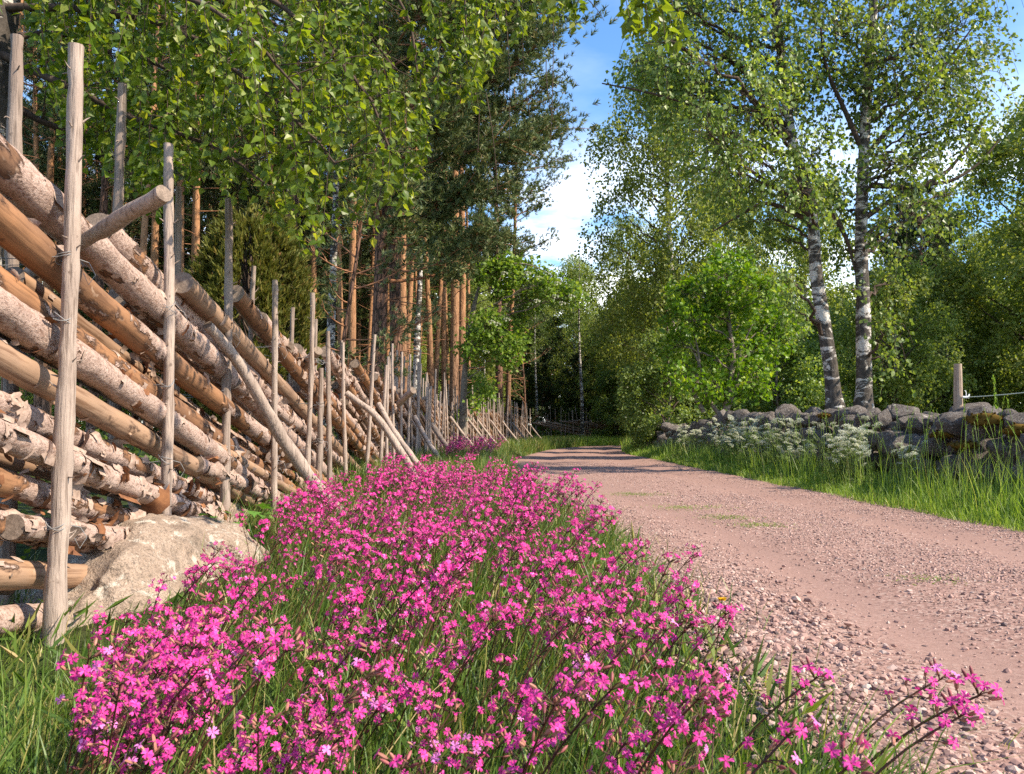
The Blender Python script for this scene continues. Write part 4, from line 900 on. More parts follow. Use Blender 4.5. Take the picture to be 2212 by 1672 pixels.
for x, Y, pr, s in [(1430, 30, ob2, .9), (1500, 28, ob1, .8), (1330, 43, ob2, .9), (1420, 38, ob1, .9), (1610, 30, ob1, .85), (1740, 33, ob1, .95), (1850, 31, ob2, 1.1), (1960, 33, ob1, 1.0), (2110, 31, ob1, 1.1), (2200, 30, ob2, 1.3), (2290, 27, ob1, 1.3),
                    (960, 40, ob2, 1), (880, 36, ob1, .8), (1020, 34, ob2, .75), (800, 38, ob2, 1), (700, 42, ob1, 1), (600, 40, ob2, 1), (480, 38, ob1, 1), (340, 42, ob2, 1.1), (200, 40, ob1, 1), (60, 40, ob2, 1), (880, 33, ob2, .8), (640, 30, ob2, .7), (420, 30, ob2, .8), (230, 28, ob1, .6), (90, 26, ob2, .7)]:
    bt(pr, x, Y, s, 'leafy bush of the undergrowth between the trees', 'bush', 'bushes of the undergrowth')

pD = pine(np.random.default_rng(44), 'pine_tree', 12, .12, 2.4, 2.4, 44, 'pine_bark', (.2, .1), 1, 'needle', None, .19, 6, None, 8, 13)
for x, Y, s in [(-90, 27, 1), (60, 30, 1), (160, 27, .95), (270, 31, 1), (370, 28, 1), (450, 34, 1.05), (540, 37, 1.1), (620, 33, .9), (700, 38, 1), (770, 35, .9), (840, 41, 1), (910, 37, .8), (220, 40, 1.2), (490, 44, 1.2), (110, 44, 1.2), (660, 46, 1.1)]:
    bt(pD, x, Y, s, 'olive pine with green boughs low down, deep in the stand behind the fence', 'pine tree', 'low-boughed pines deep in the stand')
for x, Y, s in [(1195, 56, .95), (1290, 57, .85), (1120, 58, .9), (1050, 47, .75), (1385, 44, .8), (1310, 50, .62)]:
    bt(wb2, x, Y, s, 'sunlit yellow-green birch standing behind the dark pocket at the bend', 'birch tree', 'sunlit birches behind the bend')
# --- juniper
g = np.random.default_rng(41); YJ = 8.6
root = empty('juniper_bush', (P(535, 900, YJ)[0], YJ, -.05)); tm = MB(); cr = MB(); N = 9500
tube(tm, np.array([(0, 0, 0), (.03, 0, .8), (0, .03, 1.8), (0, 0, 2.7)]), [.05, .04, .025, .01], 6)
u = g.uniform(0, 1, N) ** .8; a = g.uniform(0, 2 * math.pi, N); spire = np.round(a / 6.28 * 7) / 7 * 6.28
hh = np.where(u < .0, 0, u * (2.65 + .35 * np.sin(spire * 3.3 + 1))); rr = .66 * np.sin(np.clip(np.pi * (.10 + .86 * u), 0, np.pi)) ** .7 * g.uniform(.55, 1.05, N) ** .5
a2 = a * .5 + spire * .5
pos = np.stack([rr * np.cos(a2), rr * np.sin(a2), .15 + hh], 1) + g.normal(size=(N, 3)) * .03
leaves(cr, pos, np.stack([np.cos(a2) * .6, np.sin(a2) * .6, np.ones(N)], 1) + g.normal(size=(N, 3)) * .35, g.uniform(.06, .12, N), 'spray', g)
for k in range(70):
    p = pos[g.integers(N)]; tube(tm, bezier((0, 0, max(.1, p[2] - .7)), (p[0] * .5, p[1] * .5, p[2] - .4), p, 5), np.linspace(.014, .004, 5), 4)
tm.build('trunk', M['twig'], root); cr.build('crown', M['juniper'], root, smooth=False)
tag(root, 'yellow-green juniper bush growing close behind the roundpole fence', 'juniper')

# --- the near birch whose branches hang over the fence
g = np.random.default_rng(42)
nb = empty('birch_tree', (-3.35, 5.1, 0)); NO = np.array((-3.35, 5.1, 0.0)); tag(nb, 'overhanging birch whose leafy twigs hang down behind the tall near stakes', 'birch tree')
tm = MB(); tpts = interp(np.array([(-3.35, 5.1, -.1), (-3.3, 5.1, 1.5), (-3.25, 5.1, 3), (-3.1, 5.15, 5), (-3.0, 5.2, 8.5)]), 30)
tube(tm, tpts - NO, np.linspace(.17, .06, 30), 12, lump=.1, lump_scale=4); tm.build('trunk', M['birch_dark'], nb)
LIMBS = [[(-60, 90, 5.1), (130, 180, 5.0), (300, 265, 4.9), (480, 337, 4.8), (600, 420, 4.75)],
         [(-60, 20, 5.1), (200, 20, 5.0), (400, 66, 4.8), (500, 140, 4.7), (600, 220, 4.6), (720, 340, 4.5)],
         [(-60, -150, 5.1), (200, -150, 5), (450, -80, 4.9), (650, 40, 4.8), (800, 200, 4.8), (850, 340, 4.8)],
         [(-60, -350, 5.1), (300, -350, 5), (600, -250, 5.2), (800, -80, 5.3), (885, 80, 5.3), (910, 200, 5.3)],
         [(-60, -500, 5.1), (400, -450, 5), (800, -300, 4.8), (1000, -120, 4.8), (1130, -30, 4.6), (1215, 20, 4.6)],
         [(-60, 200, 5.2), (100, 260, 5.3), (250, 330, 5.5), (335, 395, 5.5)],
         [(-60, -100, 5.2), (300, -60, 5.8), (550, 20, 6.0), (720, 120, 6.0), (820, 270, 6)],
         [(-60, -600, 5.1), (500, -760, 4.2), (1000, -560, 3.6), (1290, -260, 3.4), (1395, -50, 3.4)],
         [(-60, -200, 5.1), (150, -120, 4.6), (350, -30, 4.3), (520, 60, 4.2), (640, 200, 4.2)],
         [(-60, -260, 5.1), (250, -230, 5.5), (500, -160, 5.7), (700, -40, 5.8), (850, 130, 5.8)],
         [(-60, 110, 5.2), (100, 80, 5.8), (250, 110, 6.2), (400, 190, 6.3), (520, 300, 6.3)],
         [(-60, -450, 5.1), (500, -500, 5.5), (800, -400, 5.6), (950, -200, 5.6), (1010, -20, 5.5), (1020, 80, 5.5)]]
LOWX = [0, 60, 130, 250, 350, 450, 540, 620, 720, 800, 850, 895, 935, 985, 1040, 1075, 1140, 1250, 1330, 1345, 1475, 1480]
LOWY = [150, 210, 330, 400, 480, 420, 470, 545, 560, 565, 545, 400, 250, 225, 235, 90, 55, 40, -60, 60, 125, -100]
def to_px(p):
    d = p - np.array((0, 0, CAM_H)); c, s = math.cos(PITCH), math.sin(PITCH); zc = d[..., 1] * c + d[..., 2] * s; yc = -d[..., 1] * s + d[..., 2] * c
    return 1106 + F * d[..., 0] / zc, 836 - F * yc / zc
limbs = []
for L in LIMBS:
    pts = interp(np.array([P(*q) for q in L]), 36); pts[1:] += np.cumsum(g.normal(size=(35, 3)) * .006, 0)
    k = np.argmin(np.abs(tpts[:, 2] - pts[0, 2] + .15)); pts = np.concatenate([tpts[k:k + 1], pts]); limbs.append(pts)
    mbl = MB(); tube(mbl, pts - NO, np.linspace(.030, .006, len(pts)), 7, lump=.12, lump_scale=8); o = mbl.build('branch', M['twig'], nb)
LPn, LDn, LSn = [], [], []; tw = MB(); cnt = 0
SPR = [(x0, y0, x1, y1, Y) for x0, y0, x1, y1, Y in ((1350, -60, 1352, 62, 3.4), (1372, -80, 1380, 88, 3.45), (1395, -50, 1402, 75, 3.4), (1400, -90, 1425, 95, 3.5), (1420, -60, 1440, 112, 3.4), (1430, -90, 1462, 122, 3.5), (1445, -60, 1470, 70, 3.45), (1410, -60, 1448, 60, 3.5),
        (1085, -60, 1085, 60, 4.7), (1110, -60, 1118, 52, 4.6), (1140, -70, 1150, 40, 4.7), (1170, -60, 1178, 45, 4.6), (1205, -70, 1212, 38, 4.7), (1230, -60, 1245, 52, 4.6), (1190, -60, 1225, 25, 4.7), (1245, -70, 1252, 20, 4.6), (985, -20, 990, 215, 5.3), (1015, -20, 1020, 228, 5.3), (1035, 0, 1032, 225, 5.4), (1000, 60, 1010, 236, 5.2), (960, 0, 955, 200, 5.3))]
for k in range(430 + len(SPR)):
    if k >= 430:
        x0, y0, x1, y1, Y = SPR[k - 430]; a, b = P(x0, y0, Y), P(x1, y1, Y); path = bezier(a, (a + b) / 2 + g.normal(size=3) * .02, b, 10); tube(tw, path - NO, np.linspace(.0028, .0010, 10), 4)
        m_ = int(np.linalg.norm(b - a) / .017); t = g.uniform(.1, 1, m_) * 9; i0 = np.minimum(t.astype(int), 8); f = (t - i0)[:, None]; p = path[i0] * (1 - f) + path[i0 + 1] * f + g.normal(size=(m_, 3)) * .014
        LPn.append(p); LDn.append(np.stack([g.normal(size=m_), g.normal(size=m_), g.normal(size=m_) * .35 - .85], 1)); LSn.append(g.uniform(.040, .060, m_)); continue
    li = g.choice(len(limbs), p=np.array([1.0, 1.2, 1.3, 1.1, 1.0, .45, 1.0, .42, 1.2, 1.0, .8, .8]) / 11.27); pts = limbs[li]; s = pts[g.integers(8 if li != 7 else 30, len(pts))]
    out = np.array((g.normal() * .22 + .08, g.normal() * .3, g.uniform(-.05, .2))); ln = g.uniform(.25, .95)
    e = s + out + np.array((g.normal() * .08, g.normal() * .08, -ln)); ok = False
    for _ in range(8):
        x, y = to_px(e)
        lim = np.interp(x, LOWX, LOWY) + g.normal() * 14
        if y < lim: ok = True; break
        ln *= .72; e = s + out * .8 + np.array((0, 0, -ln))
    if not ok or ln < .06: continue
    path = np.concatenate([bezier(s, s + out * .6 + (0, 0, .06), s + out, 4), bezier(s + out, s + out * 1.15 - (0, 0, ln * .4), e, 8)[1:]])
    tube(tw, path - NO, np.linspace(.0032, .0011, len(path)), 4)
    m_ = int((np.linalg.norm(out) + ln) / .030 * 1.25); t = g.uniform(.15, 1, m_) * (len(path) - 1); i0 = np.minimum(t.astype(int), len(path) - 2); f = (t - i0)[:, None]
    p = path[i0] * (1 - f) + path[i0 + 1] * f; dv = np.stack([g.normal(size=m_), g.normal(size=m_), g.normal(size=m_) * .35 - .85], 1); p = p + nrm(dv) * .014
    LPn.append(p); LDn.append(dv); LSn.append(g.uniform(.040, .064, m_))
for (x0, y0, x1, y1, Y) in [(1195, 40, 1188, 330, 4.6), (1090, 0, 1100, 300, 4.7), (1035, 230, 1032, 330, 5.3), (1260, -10, 1305, 45, 4.4), (1180, 130, 1196, 260, 4.6), (1130, 60, 1145, 250, 4.7), (1050, 200, 1075, 420, 5.2)]:
    a, b = P(x0, y0, Y), P(x1, y1, Y); tube(tw, bezier(a, (a + b) / 2 + g.normal(size=3) * .03, b, 10) - NO, np.linspace(.0028, .0012, 10), 4)
o = tw.build('hanging_twig', M['twig'], nb); o['kind'] = 'stuff'
LPn = np.concatenate(LPn); LDn = np.concatenate(LDn); LSn = np.concatenate(LSn)
x, y = to_px(LPn); infr = (x > 0) & (x < 2212) & (y > 0) & (LPn[:, 1] > .5); score = np.where(infr, LSn / LPn[:, 1], 0); idx = np.argsort(-score); top300 = set(idx[:300].tolist())
rest = np.array([i for i in range(len(LPn)) if i not in top300])
cr = MB(); leaves(cr, LPn[rest] - NO, LDn[rest], LSn[rest], 'ovate', g, (.8, (0.3, -.6, .5))); o = cr.build('foliage', M['leaf_near'], nb, smooth=False); o['kind'] = 'stuff'
lm = []
for k in range(6):
    mbk = MB(); leaves(mbk, np.zeros((1, 3)), np.array([(0, 1, 0.)]), [1.0], 'ovate', np.random.default_rng(k), (.01, (0, 0, 1))); lm.append(mbk.mesh('leaf', M['leaf_near'], False))
Dn, Sn, Nn = frames(LDn, g, (.8, (.3, -.6, .5)))
for c, i in enumerate(idx[:300]):
    o = link('leaf', lm[c % 6], nb); m4 = Matrix(((Sn[i][0], Dn[i][0], Nn[i][0]), (Sn[i][1], Dn[i][1], Nn[i][1]), (Sn[i][2], Dn[i][2], Nn[i][2])))
    o.location = LPn[i] - NO; o.rotation_mode = 'QUATERNION'; o.rotation_quaternion = m4.to_quaternion(); o.scale = (LSn[i],) * 3

# ---------------------------------------------------------------- grass and ground cover
def blades(mb, x, y, h, w, lean, g, seg=3, wind=(0.12, 0.0)):
    N = len(x); z = gz(x, y); a = g.uniform(0, 2 * math.pi, N); L = g.uniform(.1, 1, N) * lean
    dirv = np.stack([np.cos(a) * L + wind[0], np.sin(a) * L + wind[1], np.zeros(N)], 1); b = a + g.normal(size=N) * .8 + 1.57
    sd = np.stack([np.cos(b), np.sin(b), np.zeros(N)], 1); P0 = np.stack([x, y, z - .015], 1)
    ts = (0, .38, .74) if seg == 3 else (0, .55); rows = []
    for t in ts:
        c = P0 + dirv * (h * t ** 1.9)[:, None] + np.stack([np.zeros(N), np.zeros(N), h * (t - .28 * L * t ** 2.2)], 1); ww = (w * (1 - .55 * t) * .5)[:, None]
        rows += [c - sd * ww, c + sd * ww]
    rows.append(P0 + dirv * h[:, None] + np.stack([np.zeros(N), np.zeros(N), h * (1 - .28 * L)], 1))
    V = np.stack(rows, 1); k = V.shape[1]; base = (np.arange(N) * k)[:, None]; T = []
    for s in range(len(ts) - 1):
        i = 2 * s; T += [base + np.array((i, i + 1, i + 3)), base + np.array((i, i + 3, i + 2))]
    i = 2 * (len(ts) - 1); T.append(base + np.array((i, i + 1, i + 2)))
    mb.add(V.reshape(-1, 3), t=np.concatenate(T))
gg = np.random.default_rng(61)
def scatter(n, x0, x1, y0, y1, pw=1.0): return gg.uniform(x0, x1, n), y0 + (y1 - y0) * gg.uniform(0, 1, n) ** pw

mb = MB()
x, y = scatter(52000, -2.1, 1.15, .35, 8.5, 1.5); d = road_dist(x, y); edge = d + .14 * vnoise(np.stack([x, y, 0 * x], 1), 2.2, 9) + .07 * vnoise(np.stack([x, y, 0 * x], 1), 7, 10)
keep = (gg.uniform(size=len(x)) < np.clip((edge - .0) / .22, .06 * (edge > -.16), 1)) & ~(((x + 1.62) / .6) ** 2 + ((y - 4.0) / .95) ** 2 < .66); x, y, d = x[keep], y[keep], d[keep]
h = gg.uniform(.08, .26, len(x)) * (1 - .55 * np.clip((-x - 1.0) / .35, 0, 1) * (y < 3.4)) * (.55 + .45 * np.clip(d / .4, 0, 1)) * np.where(gg.uniform(size=len(x)) < .10, 1.5, 1); blades(mb, x, y, h, gg.uniform(.002, .0052, len(x)), .75, gg, 3, (.22, -.02))
x, y = scatter(16000, -1.9, .9, 8.0, 24, 1.3); xl = left_edge(y); fxx = fx(y); x = fxx - .3 + (xl + .05 - fxx + .3) * gg.uniform(0, 1, len(y)); h = gg.uniform(.15, .42, len(x)) * np.clip((xl - x) / .4 + .35, .3, 1); blades(mb, x, y, h, gg.uniform(.006, .011, len(x)), .6, gg, 3, (.12, 0))
x, y = scatter(9000, 0, 1, 22, 40, 1.0); xl = left_edge(np.minimum(y, 33)); fxx = fx(np.minimum(y, 35)); x = fxx - .3 + (xl - fxx + .3) * gg.uniform(0, 1, len(y)); h = gg.uniform(.25, .55, len(x)); keep = road_dist(x, y) > 0; blades(mb, x[keep], y[keep], h[keep], gg.uniform(.012, .022, keep.sum()), .6, gg, 2)
n = 5200; x, y = scatter(n, -1.9, .9, .5, 7.5, 1.4); d = road_dist(x, y); keep = (d > .04) & ~(((x + 1.62) / .6) ** 2 + ((y - 4.0) / .95) ** 2 < .66); x, y = x[keep], y[keep]; n = len(x)
leaves(mb, np.stack([x, y, gz(x, y) + gg.uniform(0, .05, n)], 1), np.stack([gg.normal(size=n) * .6 + .25, gg.normal(size=n) * .6, gg.uniform(.3, 1.3, n)], 1), gg.uniform(.05, .14, n), 'lance', gg)
o = mb.build('grass', M['grass'], None, False); tag(o, 'green and straw grass growing between the pink flowers and the road', 'grass', None, 'stuff')

mb = MB()
x, y = scatter(62000, 0, 1.35, 3.0, 26, 1.35); base = right_edge(y); wob = .10 * vnoise(np.stack([x * 0, y, 0 * x], 1), 1.6, 12); x = base - .04 + wob + x; d = x - base
h = gg.uniform(.10, .33, len(x)) * (.45 + .55 * np.clip(d / .45, 0, 1)) * np.where(gg.uniform(size=len(x)) < .08, 1.35, 1) * (1 + .35 * vnoise(np.stack([x, y, 0 * x], 1), 1.5, 13)); w = gg.uniform(.004, .0085, len(x)) * np.clip(y / 8, .8, 2.2); blades(mb, x, y, h, w, .62, gg, 3, (.0, -.05))
n = 2000; x, y = scatter(n, .10, .75, 4.2, 20, 1.3); x = right_edge(y) + x; blades(mb, x, y, gg.uniform(.25, .58, n), gg.uniform(.0035, .006, n) * np.clip(y / 8, 1, 1.6), .45, gg, 3, (.02, 0))
x, y = scatter(14000, 0, 9, 36, 45); x = 1.0 + x * 1.2; keep = road_dist(x, y) > .02; x, y = x[keep], y[keep]; blades(mb, x, y, gg.uniform(.2, .5, len(x)), gg.uniform(.015, .028, len(x)), .6, gg, 2)
x, y = scatter(9000, 2.5, 7, 25, 37); keep = road_dist(x, y) > .02; x, y = x[keep], y[keep]; blades(mb, x, y, gg.uniform(.25, .6, len(x)), gg.uniform(.012, .02, len(x)), .6, gg, 2)
# flowering heads on tall stems
for _ in range(230):
    yy = 4.8 + 10 * gg.uniform() ** 1.3; xx = float(right_edge(yy)) + gg.uniform(.25, .95); hh = gg.uniform(.5, .88); ln = gg.normal(size=2) * .09; b = np.array((xx, yy, 0)); e = b + (ln[0], ln[1], hh)
    tube(mb, bezier(b, b + (0, 0, hh * .6), e, 5), np.linspace(.0016, .0009, 5), 3); d = nrm(e - b - (0, 0, hh * .5)); tt = gg.uniform(0, .11, 16); leaves(mb, e - d * tt[:, None], d + gg.normal(size=(16, 3)) * .22, .024, 'lance', gg)
p0 = P(2168, 1010, 6.3); p0[2] = 0; p1 = P(2146, 815, 6.1); tube(mb, bezier(p0, (p0 + p1) / 2 + (.05, 0, .05), p1, 10), np.linspace(.0028, .0012, 10), 4); d = nrm(p1 - p0); tt = gg.uniform(0, .25, 40); leaves(mb, p1 - d * tt[:, None], d + gg.normal(size=(40, 3)) * .25, .022, 'rhomb', gg)
o = mb.build('verge_grass', M['grass_verge'], None, False); tag(o, 'tall bright green grass on the verge at the foot of the stone wall', 'grass', None, 'stuff')

mb = MB(); n = 26000; x, y = scatter(n, -14, -2.05, 2.5, 34, 1.2); keep = x < fx(np.minimum(y, 35)) - .35; x, y = x[keep], y[keep]; n = len(x); hump = np.clip(.25 + .5 * vnoise(np.stack([x, y, 0 * x], 1), .7, 15), .05, .8); z = gz(x, y) + gg.uniform(0, 1, n) * hump
leaves(mb, np.stack([x, y, z], 1), gg.normal(size=(n, 3)) * .8 + (0, 0, .5), gg.uniform(.04, .085, n) * np.clip(y / 8, .8, 2.5), 'rhomb', gg)
n = 12000; x, y = scatter(n, 4.9, 16, 7, 36, 1.2); hump = np.clip(.35 + .5 * vnoise(np.stack([x, y, 0 * x], 1), .7, 16), .05, .9); z = gz(x, y) + gg.uniform(0, 1, n) * hump; leaves(mb, np.stack([x, y, z], 1), gg.normal(size=(n, 3)) * .8 + (0, 0, .5), gg.uniform(.06, .1, n) * np.clip(y / 10, .8, 2.5), 'rhomb', gg)
n = 12000; x, y = scatter(n, -8, 18, 42, 60, 1.2); z = gz(x, y) + gg.uniform(0, 1.0, n); keep = y > 45.5; leaves(mb, np.stack([x, y, z], 1)[keep], gg.normal(size=(keep.sum(), 3)) * .8 + (0, 0, .5), gg.uniform(.15, .25, keep.sum()), 'rhomb', gg)
o = mb.build('undergrowth', M['shrub'], None, False); tag(o, 'low leafy undergrowth on the forest floor behind the fence and the wall', 'undergrowth', None, 'stuff')

# gravel lying on the road
mb = MB(); gr = np.random.default_rng(62); OV = np.array([(1, 0, 0), (-1, 0, 0), (0, 1, 0), (0, -1, 0), (0, 0, 1), (0, 0, -1.)]); OF = np.array([(0, 2, 4), (2, 1, 4), (1, 3, 4), (3, 0, 4), (2, 0, 5), (1, 2, 5), (3, 1, 5), (0, 3, 5)])
def stones(x, y, s, V0, F0, z0=.018):
    if F0 is OF: F0 = OF[:4]
    N = len(x); V = V0[None] * (1 + gr.uniform(-.35, .3, (N, len(V0), 1))); V = V * np.stack([gr.uniform(.7, 1.3, N), gr.uniform(.7, 1.3, N), gr.uniform(.45, .85, N)], 1)[:, None]
    a = gr.uniform(0, 6.28, N); c, s_ = np.cos(a)[:, None], np.sin(a)[:, None]; b = gr.uniform(-.5, .5, N); cb, sb = np.cos(b)[:, None], np.sin(b)[:, None]
    V = np.stack([V[..., 0] * cb - V[..., 2] * sb, V[..., 1], V[..., 0] * sb + V[..., 2] * cb], -1); V = np.stack([V[..., 0] * c - V[..., 1] * s_, V[..., 0] * s_ + V[..., 1] * c, V[..., 2]], -1)
    V = V * s[:, None, None] + np.stack([x, y, z0 + s * .22], 1)[:, None]
    mb.add(V.reshape(-1, 3), t=(F0[None] + (np.arange(N) * len(V0))[:, None, None]).reshape(-1, 3))
def gravel(n, y0, y1, smin, smax, V0, F0, pw=1.0):
    y = y0 + (y1 - y0) * gr.uniform(0, 1, n) ** pw; l = gr.uniform(-1.12, 1.06, n); c = np.interp(y, RP[:330, 1], RP[:330, 0]); hw = np.interp(y, RP[:330, 1], RP[:330, 2]); x = c + l * hw
    t = np.minimum(np.abs(np.abs(l) - .52) / .26, 1); pr = .12 + .88 * np.clip(t + .5 * vnoise(np.stack([x, y, 0 * x], 1), 1.2, 20), 0, 1) ** 1.5; k = gr.uniform(size=n) < pr
    s = smin + (smax - smin) * gr.uniform(0, 1, n) ** 3; pq = np.stack([x, y, 0 * x], 1); zz = .006 + .018 * t + .010 * vnoise(pq, 1.7, 6) + .005 * vnoise(pq, 6, 7); stones(x[k], y[k], s[k], V0, F0, zz[k])
gravel(9000, .9, 3.2, .004, .011, *ICO1); gravel(46000, .9, 3.6, .0018, .0065, OV, OF); gravel(48000, 3.3, 8, .0028, .0095, OV, OF, 1.2); gravel(20000, 7, 16, .004, .012, OV, OF)
n = 5000; y = gr.uniform(.9, 4, n); x = left_edge(y) + gr.normal(size=n) * .14 + .05; stones(x, y, .003 + .012 * gr.uniform(0, 1, n) ** 2.5, *ICO1)
o = mb.build('gravel', M['pebble'], None, False); tag(o, 'loose pinkish grey gravel lying on the road', 'gravel', None, 'stuff')

# ---------------------------------------------------------------- flowers
def flower_mesh(mat, seed):
    g = np.random.default_rng(seed); mb = MB()
    for k in range(5):
        a = k * 2 * math.pi / 5 + g.normal() * .08; c, s = math.cos(a), math.sin(a); L = g.uniform(.0080, .0100); W = L * .35; lift = g.uniform(-.002, .003)
        v = np.array([(.0008, -.0007, 0), (.0008, .0007, 0), (L * .5, -W * .7, .001 + lift * .4), (L * .5, W * .7, .001 + lift * .4), (L * .86, -W, lift), (L * .86, W, lift), (L * 1.0, -W * .55, lift - .0006), (L * 1.0, W * .55, lift - .0006), (L * .80, 0, lift + .0004), (L * .5, 0, .0003 + lift * .4)])
        v = np.c_[v[:, 0] * c - v[:, 1] * s, v[:, 0] * s + v[:, 1] * c, v[:, 2]]
        mb.add(v, t=[(0, 2, 9), (0, 9, 1), (1, 9, 3), (2, 4, 8), (2, 8, 9), (9, 8, 5), (9, 5, 3), (4, 6, 8), (8, 7, 5)])
    tube(mb, np.array([(0, 0, .0), (0, 0, -.004), (0, 0, -.010), (0, 0, -.014)]), [.0014, .0024, .0025, .0010], 6, m=1)
    return mb.mesh('flower', [mat, M['calyx']], False)
FM = [flower_mesh(M['petal'], k) for k in range(4)] + [flower_mesh(M['petal_pale'], 9)]

def catchfly(seed, stems, sparse=False, H=(.26, .42), lean=(.10, .22)):
    """Mesh of stems, leaves and buds; list of flower places (position, direction, scale)."""
    g = np.random.default_rng(seed); mb = MB(); fl = []
    for s in range(stems):
        h = g.uniform(*H); b = np.array((g.normal() * .03, g.normal() * .03, -.01)); ln = g.uniform(*lean) * h / .35; az = g.normal() * .55; e = b + (ln * math.cos(az), ln * math.sin(az), h)
        pts = bezier(b, b + ((e - b) * (.25, .25, .6)), e, 8); tube(mb, pts, np.linspace(.0023, .0015, 8), 5, m=0)
        for k in range(3):
            j = 1 + k * 2; a = g.uniform(0, 6.28)
            for q in (0, math.pi): d = np.array((math.cos(a + q), math.sin(a + q), 1.2)); leaves(mb, pts[j:j + 1], d[None], [g.uniform(.03, .055) * (1 - .2 * k)], 'thin', g, (.1, (0, 0, 1)), 2)
        tiers = [(1.0, 5 if sparse else 8), (.90, 3 if sparse else 6), (.78, 2 if sparse else 4), (.66, 1 if sparse else 2)]
        for t, n in tiers:
            i = t * 7; i0 = min(int(i), 6); c = pts[i0] * (1 - (i - i0)) + pts[i0 + 1] * (i - i0)
            for k in range(max(1, n + g.integers(-2, 2))):
                a = g.uniform(0, 6.28); d = nrm(np.array((math.cos(a), math.sin(a), g.uniform(-.1, .9))) + nrm(e - pts[5]) * .45 + (.12, -.12, 0)); L = g.uniform(.012, .036)
                q = c + d * L + (0, 0, -.002); tube(mb, bezier(c, c + d * L * .5 + (0, 0, .004), q, 4), np.linspace(.0011, .0007, 4), 4, m=0)
                if g.uniform() < .28: tube(mb, np.array([q, q + d * .004, q + d * .011, q + d * .015]), [.0009, .0024, .0022, .0006], 6, (False, True), 1, 1)
                else:
                    fd = nrm(d + (0, -.25, .25) + g.normal(size=3) * .25); fl.append((q + fd * .012, fd, g.uniform(.85, 1.15)))
    return mb.mesh('catchfly_plant', [M['stem'], M['calyx'], M['green_stem']], True), fl
TPL['thin'] = (np.array([(0, 0, 0), (-.08, .4, .03), (0, 1, -.05), (.08, .4, .03)]), np.array([(0, 3, 2), (0, 2, 1)]))
VAR = [catchfly(400 + k, (2, 3, 3, 4, 3, 4, 1, 3)[k], k == 6) for k in range(8)]
def blossom_mesh(fl, seed):
    g = np.random.default_rng(seed); mb = MB(); f0 = []
    for k in range(5):
        me = FM[k]; v = np.array([x.co[:] for x in me.vertices]); t = [tuple(p.vertices) for p in me.polygons if len(p.vertices) == 3]; f0.append((v[:50], np.array(t)))
    for p, d, s in fl:
        D, S, N = frames(d[None], g); v, t = f0[g.integers(4)]; mb.add(p + s * 1.02 * (v[:, :1] * S + v[:, 1:2] * N + v[:, 2:] * D), t=t)
    return mb.mesh('blossom', M['petal'], False)
BLO = [blossom_mesh(v[1], 50 + k) for k, v in enumerate(VAR)]
gp = np.random.default_rng(63)
GRP = 'pink catchfly plants in the roadside drift'
def plant(x, y, var, s=1.0, rz=0, near=False, label=None, cat='flower', group=GRP, tilt=(0, 0), z=None):
    me, fl = VAR[var]; o = link('catchfly_plant', me); zz = float(gz(np.array([x]), np.array([y]))[0]) if z is None else z
    o.location = (x, y, zz); o.rotation_euler = (tilt[0], tilt[1], rz); o.scale = (s, s, s); tag(o, label, cat, group)
    if near:
        for p, d, sc in fl:
            c = link('flower', FM[gp.integers(4) if gp.uniform() > .06 else 4], o); c.location = p; c.rotation_mode = 'QUATERNION'; c.rotation_quaternion = Vector(d).to_track_quat('Z', 'Y') @ Quaternion((0, 0, 1), gp.uniform(0, 6.28)); c.scale = (sc,) * 3
    else: b = link('blossom', BLO[var], o); b['kind'] = 'stuff'
    return o
LB = 'bright pink catchfly plant in the dense middle of the flower drift'; GRP = 'catchflies in the middle of the drift'
# the drift: outline in plan
ry_ = [.75, 1.1, 1.6, 2.2, 3, 4, 5, 6.5, 8.2]; rl_ = [-.30, -.42, -.85, -1.10, -1.14, -1.18, -1.36, -1.42, -1.35]; rr_ = [.18, .28, .36, .40, .38, .34, .30, .06, -.25]
n = 0; tries = 0; done = []
while n < 268 and tries < 9000:
    tries += 1; yy = .78 + 7.3 * gp.uniform() ** 1.3; a, b = np.interp(yy, ry_, rl_), np.interp(yy, ry_, rr_); xx = a + (b - a) * gp.uniform()
    dens = 1.0 if yy > 1.15 else .7
    if yy < 1.9: dens *= .85
    if gp.uniform() > dens: continue
    mn = .055 if yy > 1.4 else .075
    if any((xx - p) ** 2 + (yy - q) ** 2 < mn * mn for p, q in done): continue
    done.append((xx, yy)); hs = np.interp(yy, [.8, 1.5, 2.6], [.64, .80, .95]) if xx > .12 else np.interp(yy, [.8, 1.5, 2.6], [.80, .88, .95])
    lb, gr_ = (('catchfly with large magenta flowers at the near grassy end of the drift', 'catchflies at the near grassy end of the drift') if yy < 1.25 else
               ('pink catchfly bending over the gravel edge of the dense drift', 'catchflies along the gravel edge of the drift') if xx > np.interp(yy, ry_, rr_) - .16 else
               ('pink catchfly growing close to the fence stakes and the leaning props', 'catchflies close to the fence stakes') if yy > 3.2 and xx < -.55 else
               ('small-looking pink catchfly at the far narrow end of the drift beneath the props', 'catchflies at the far end of the drift') if yy > 4.6 else
               ('pink catchfly in the outer fringe of the drift right in front of the boulder', 'catchflies of the fringe in front of the boulder') if xx < -.5 else (LB, GRP))
    plant(xx, yy, gp.choice((0, 1, 2, 3, 4, 5, 7)), gp.uniform(.70, 1.18) * hs, gp.normal() * .35, yy < 1.62, lb, 'flower', gr_); n += 1
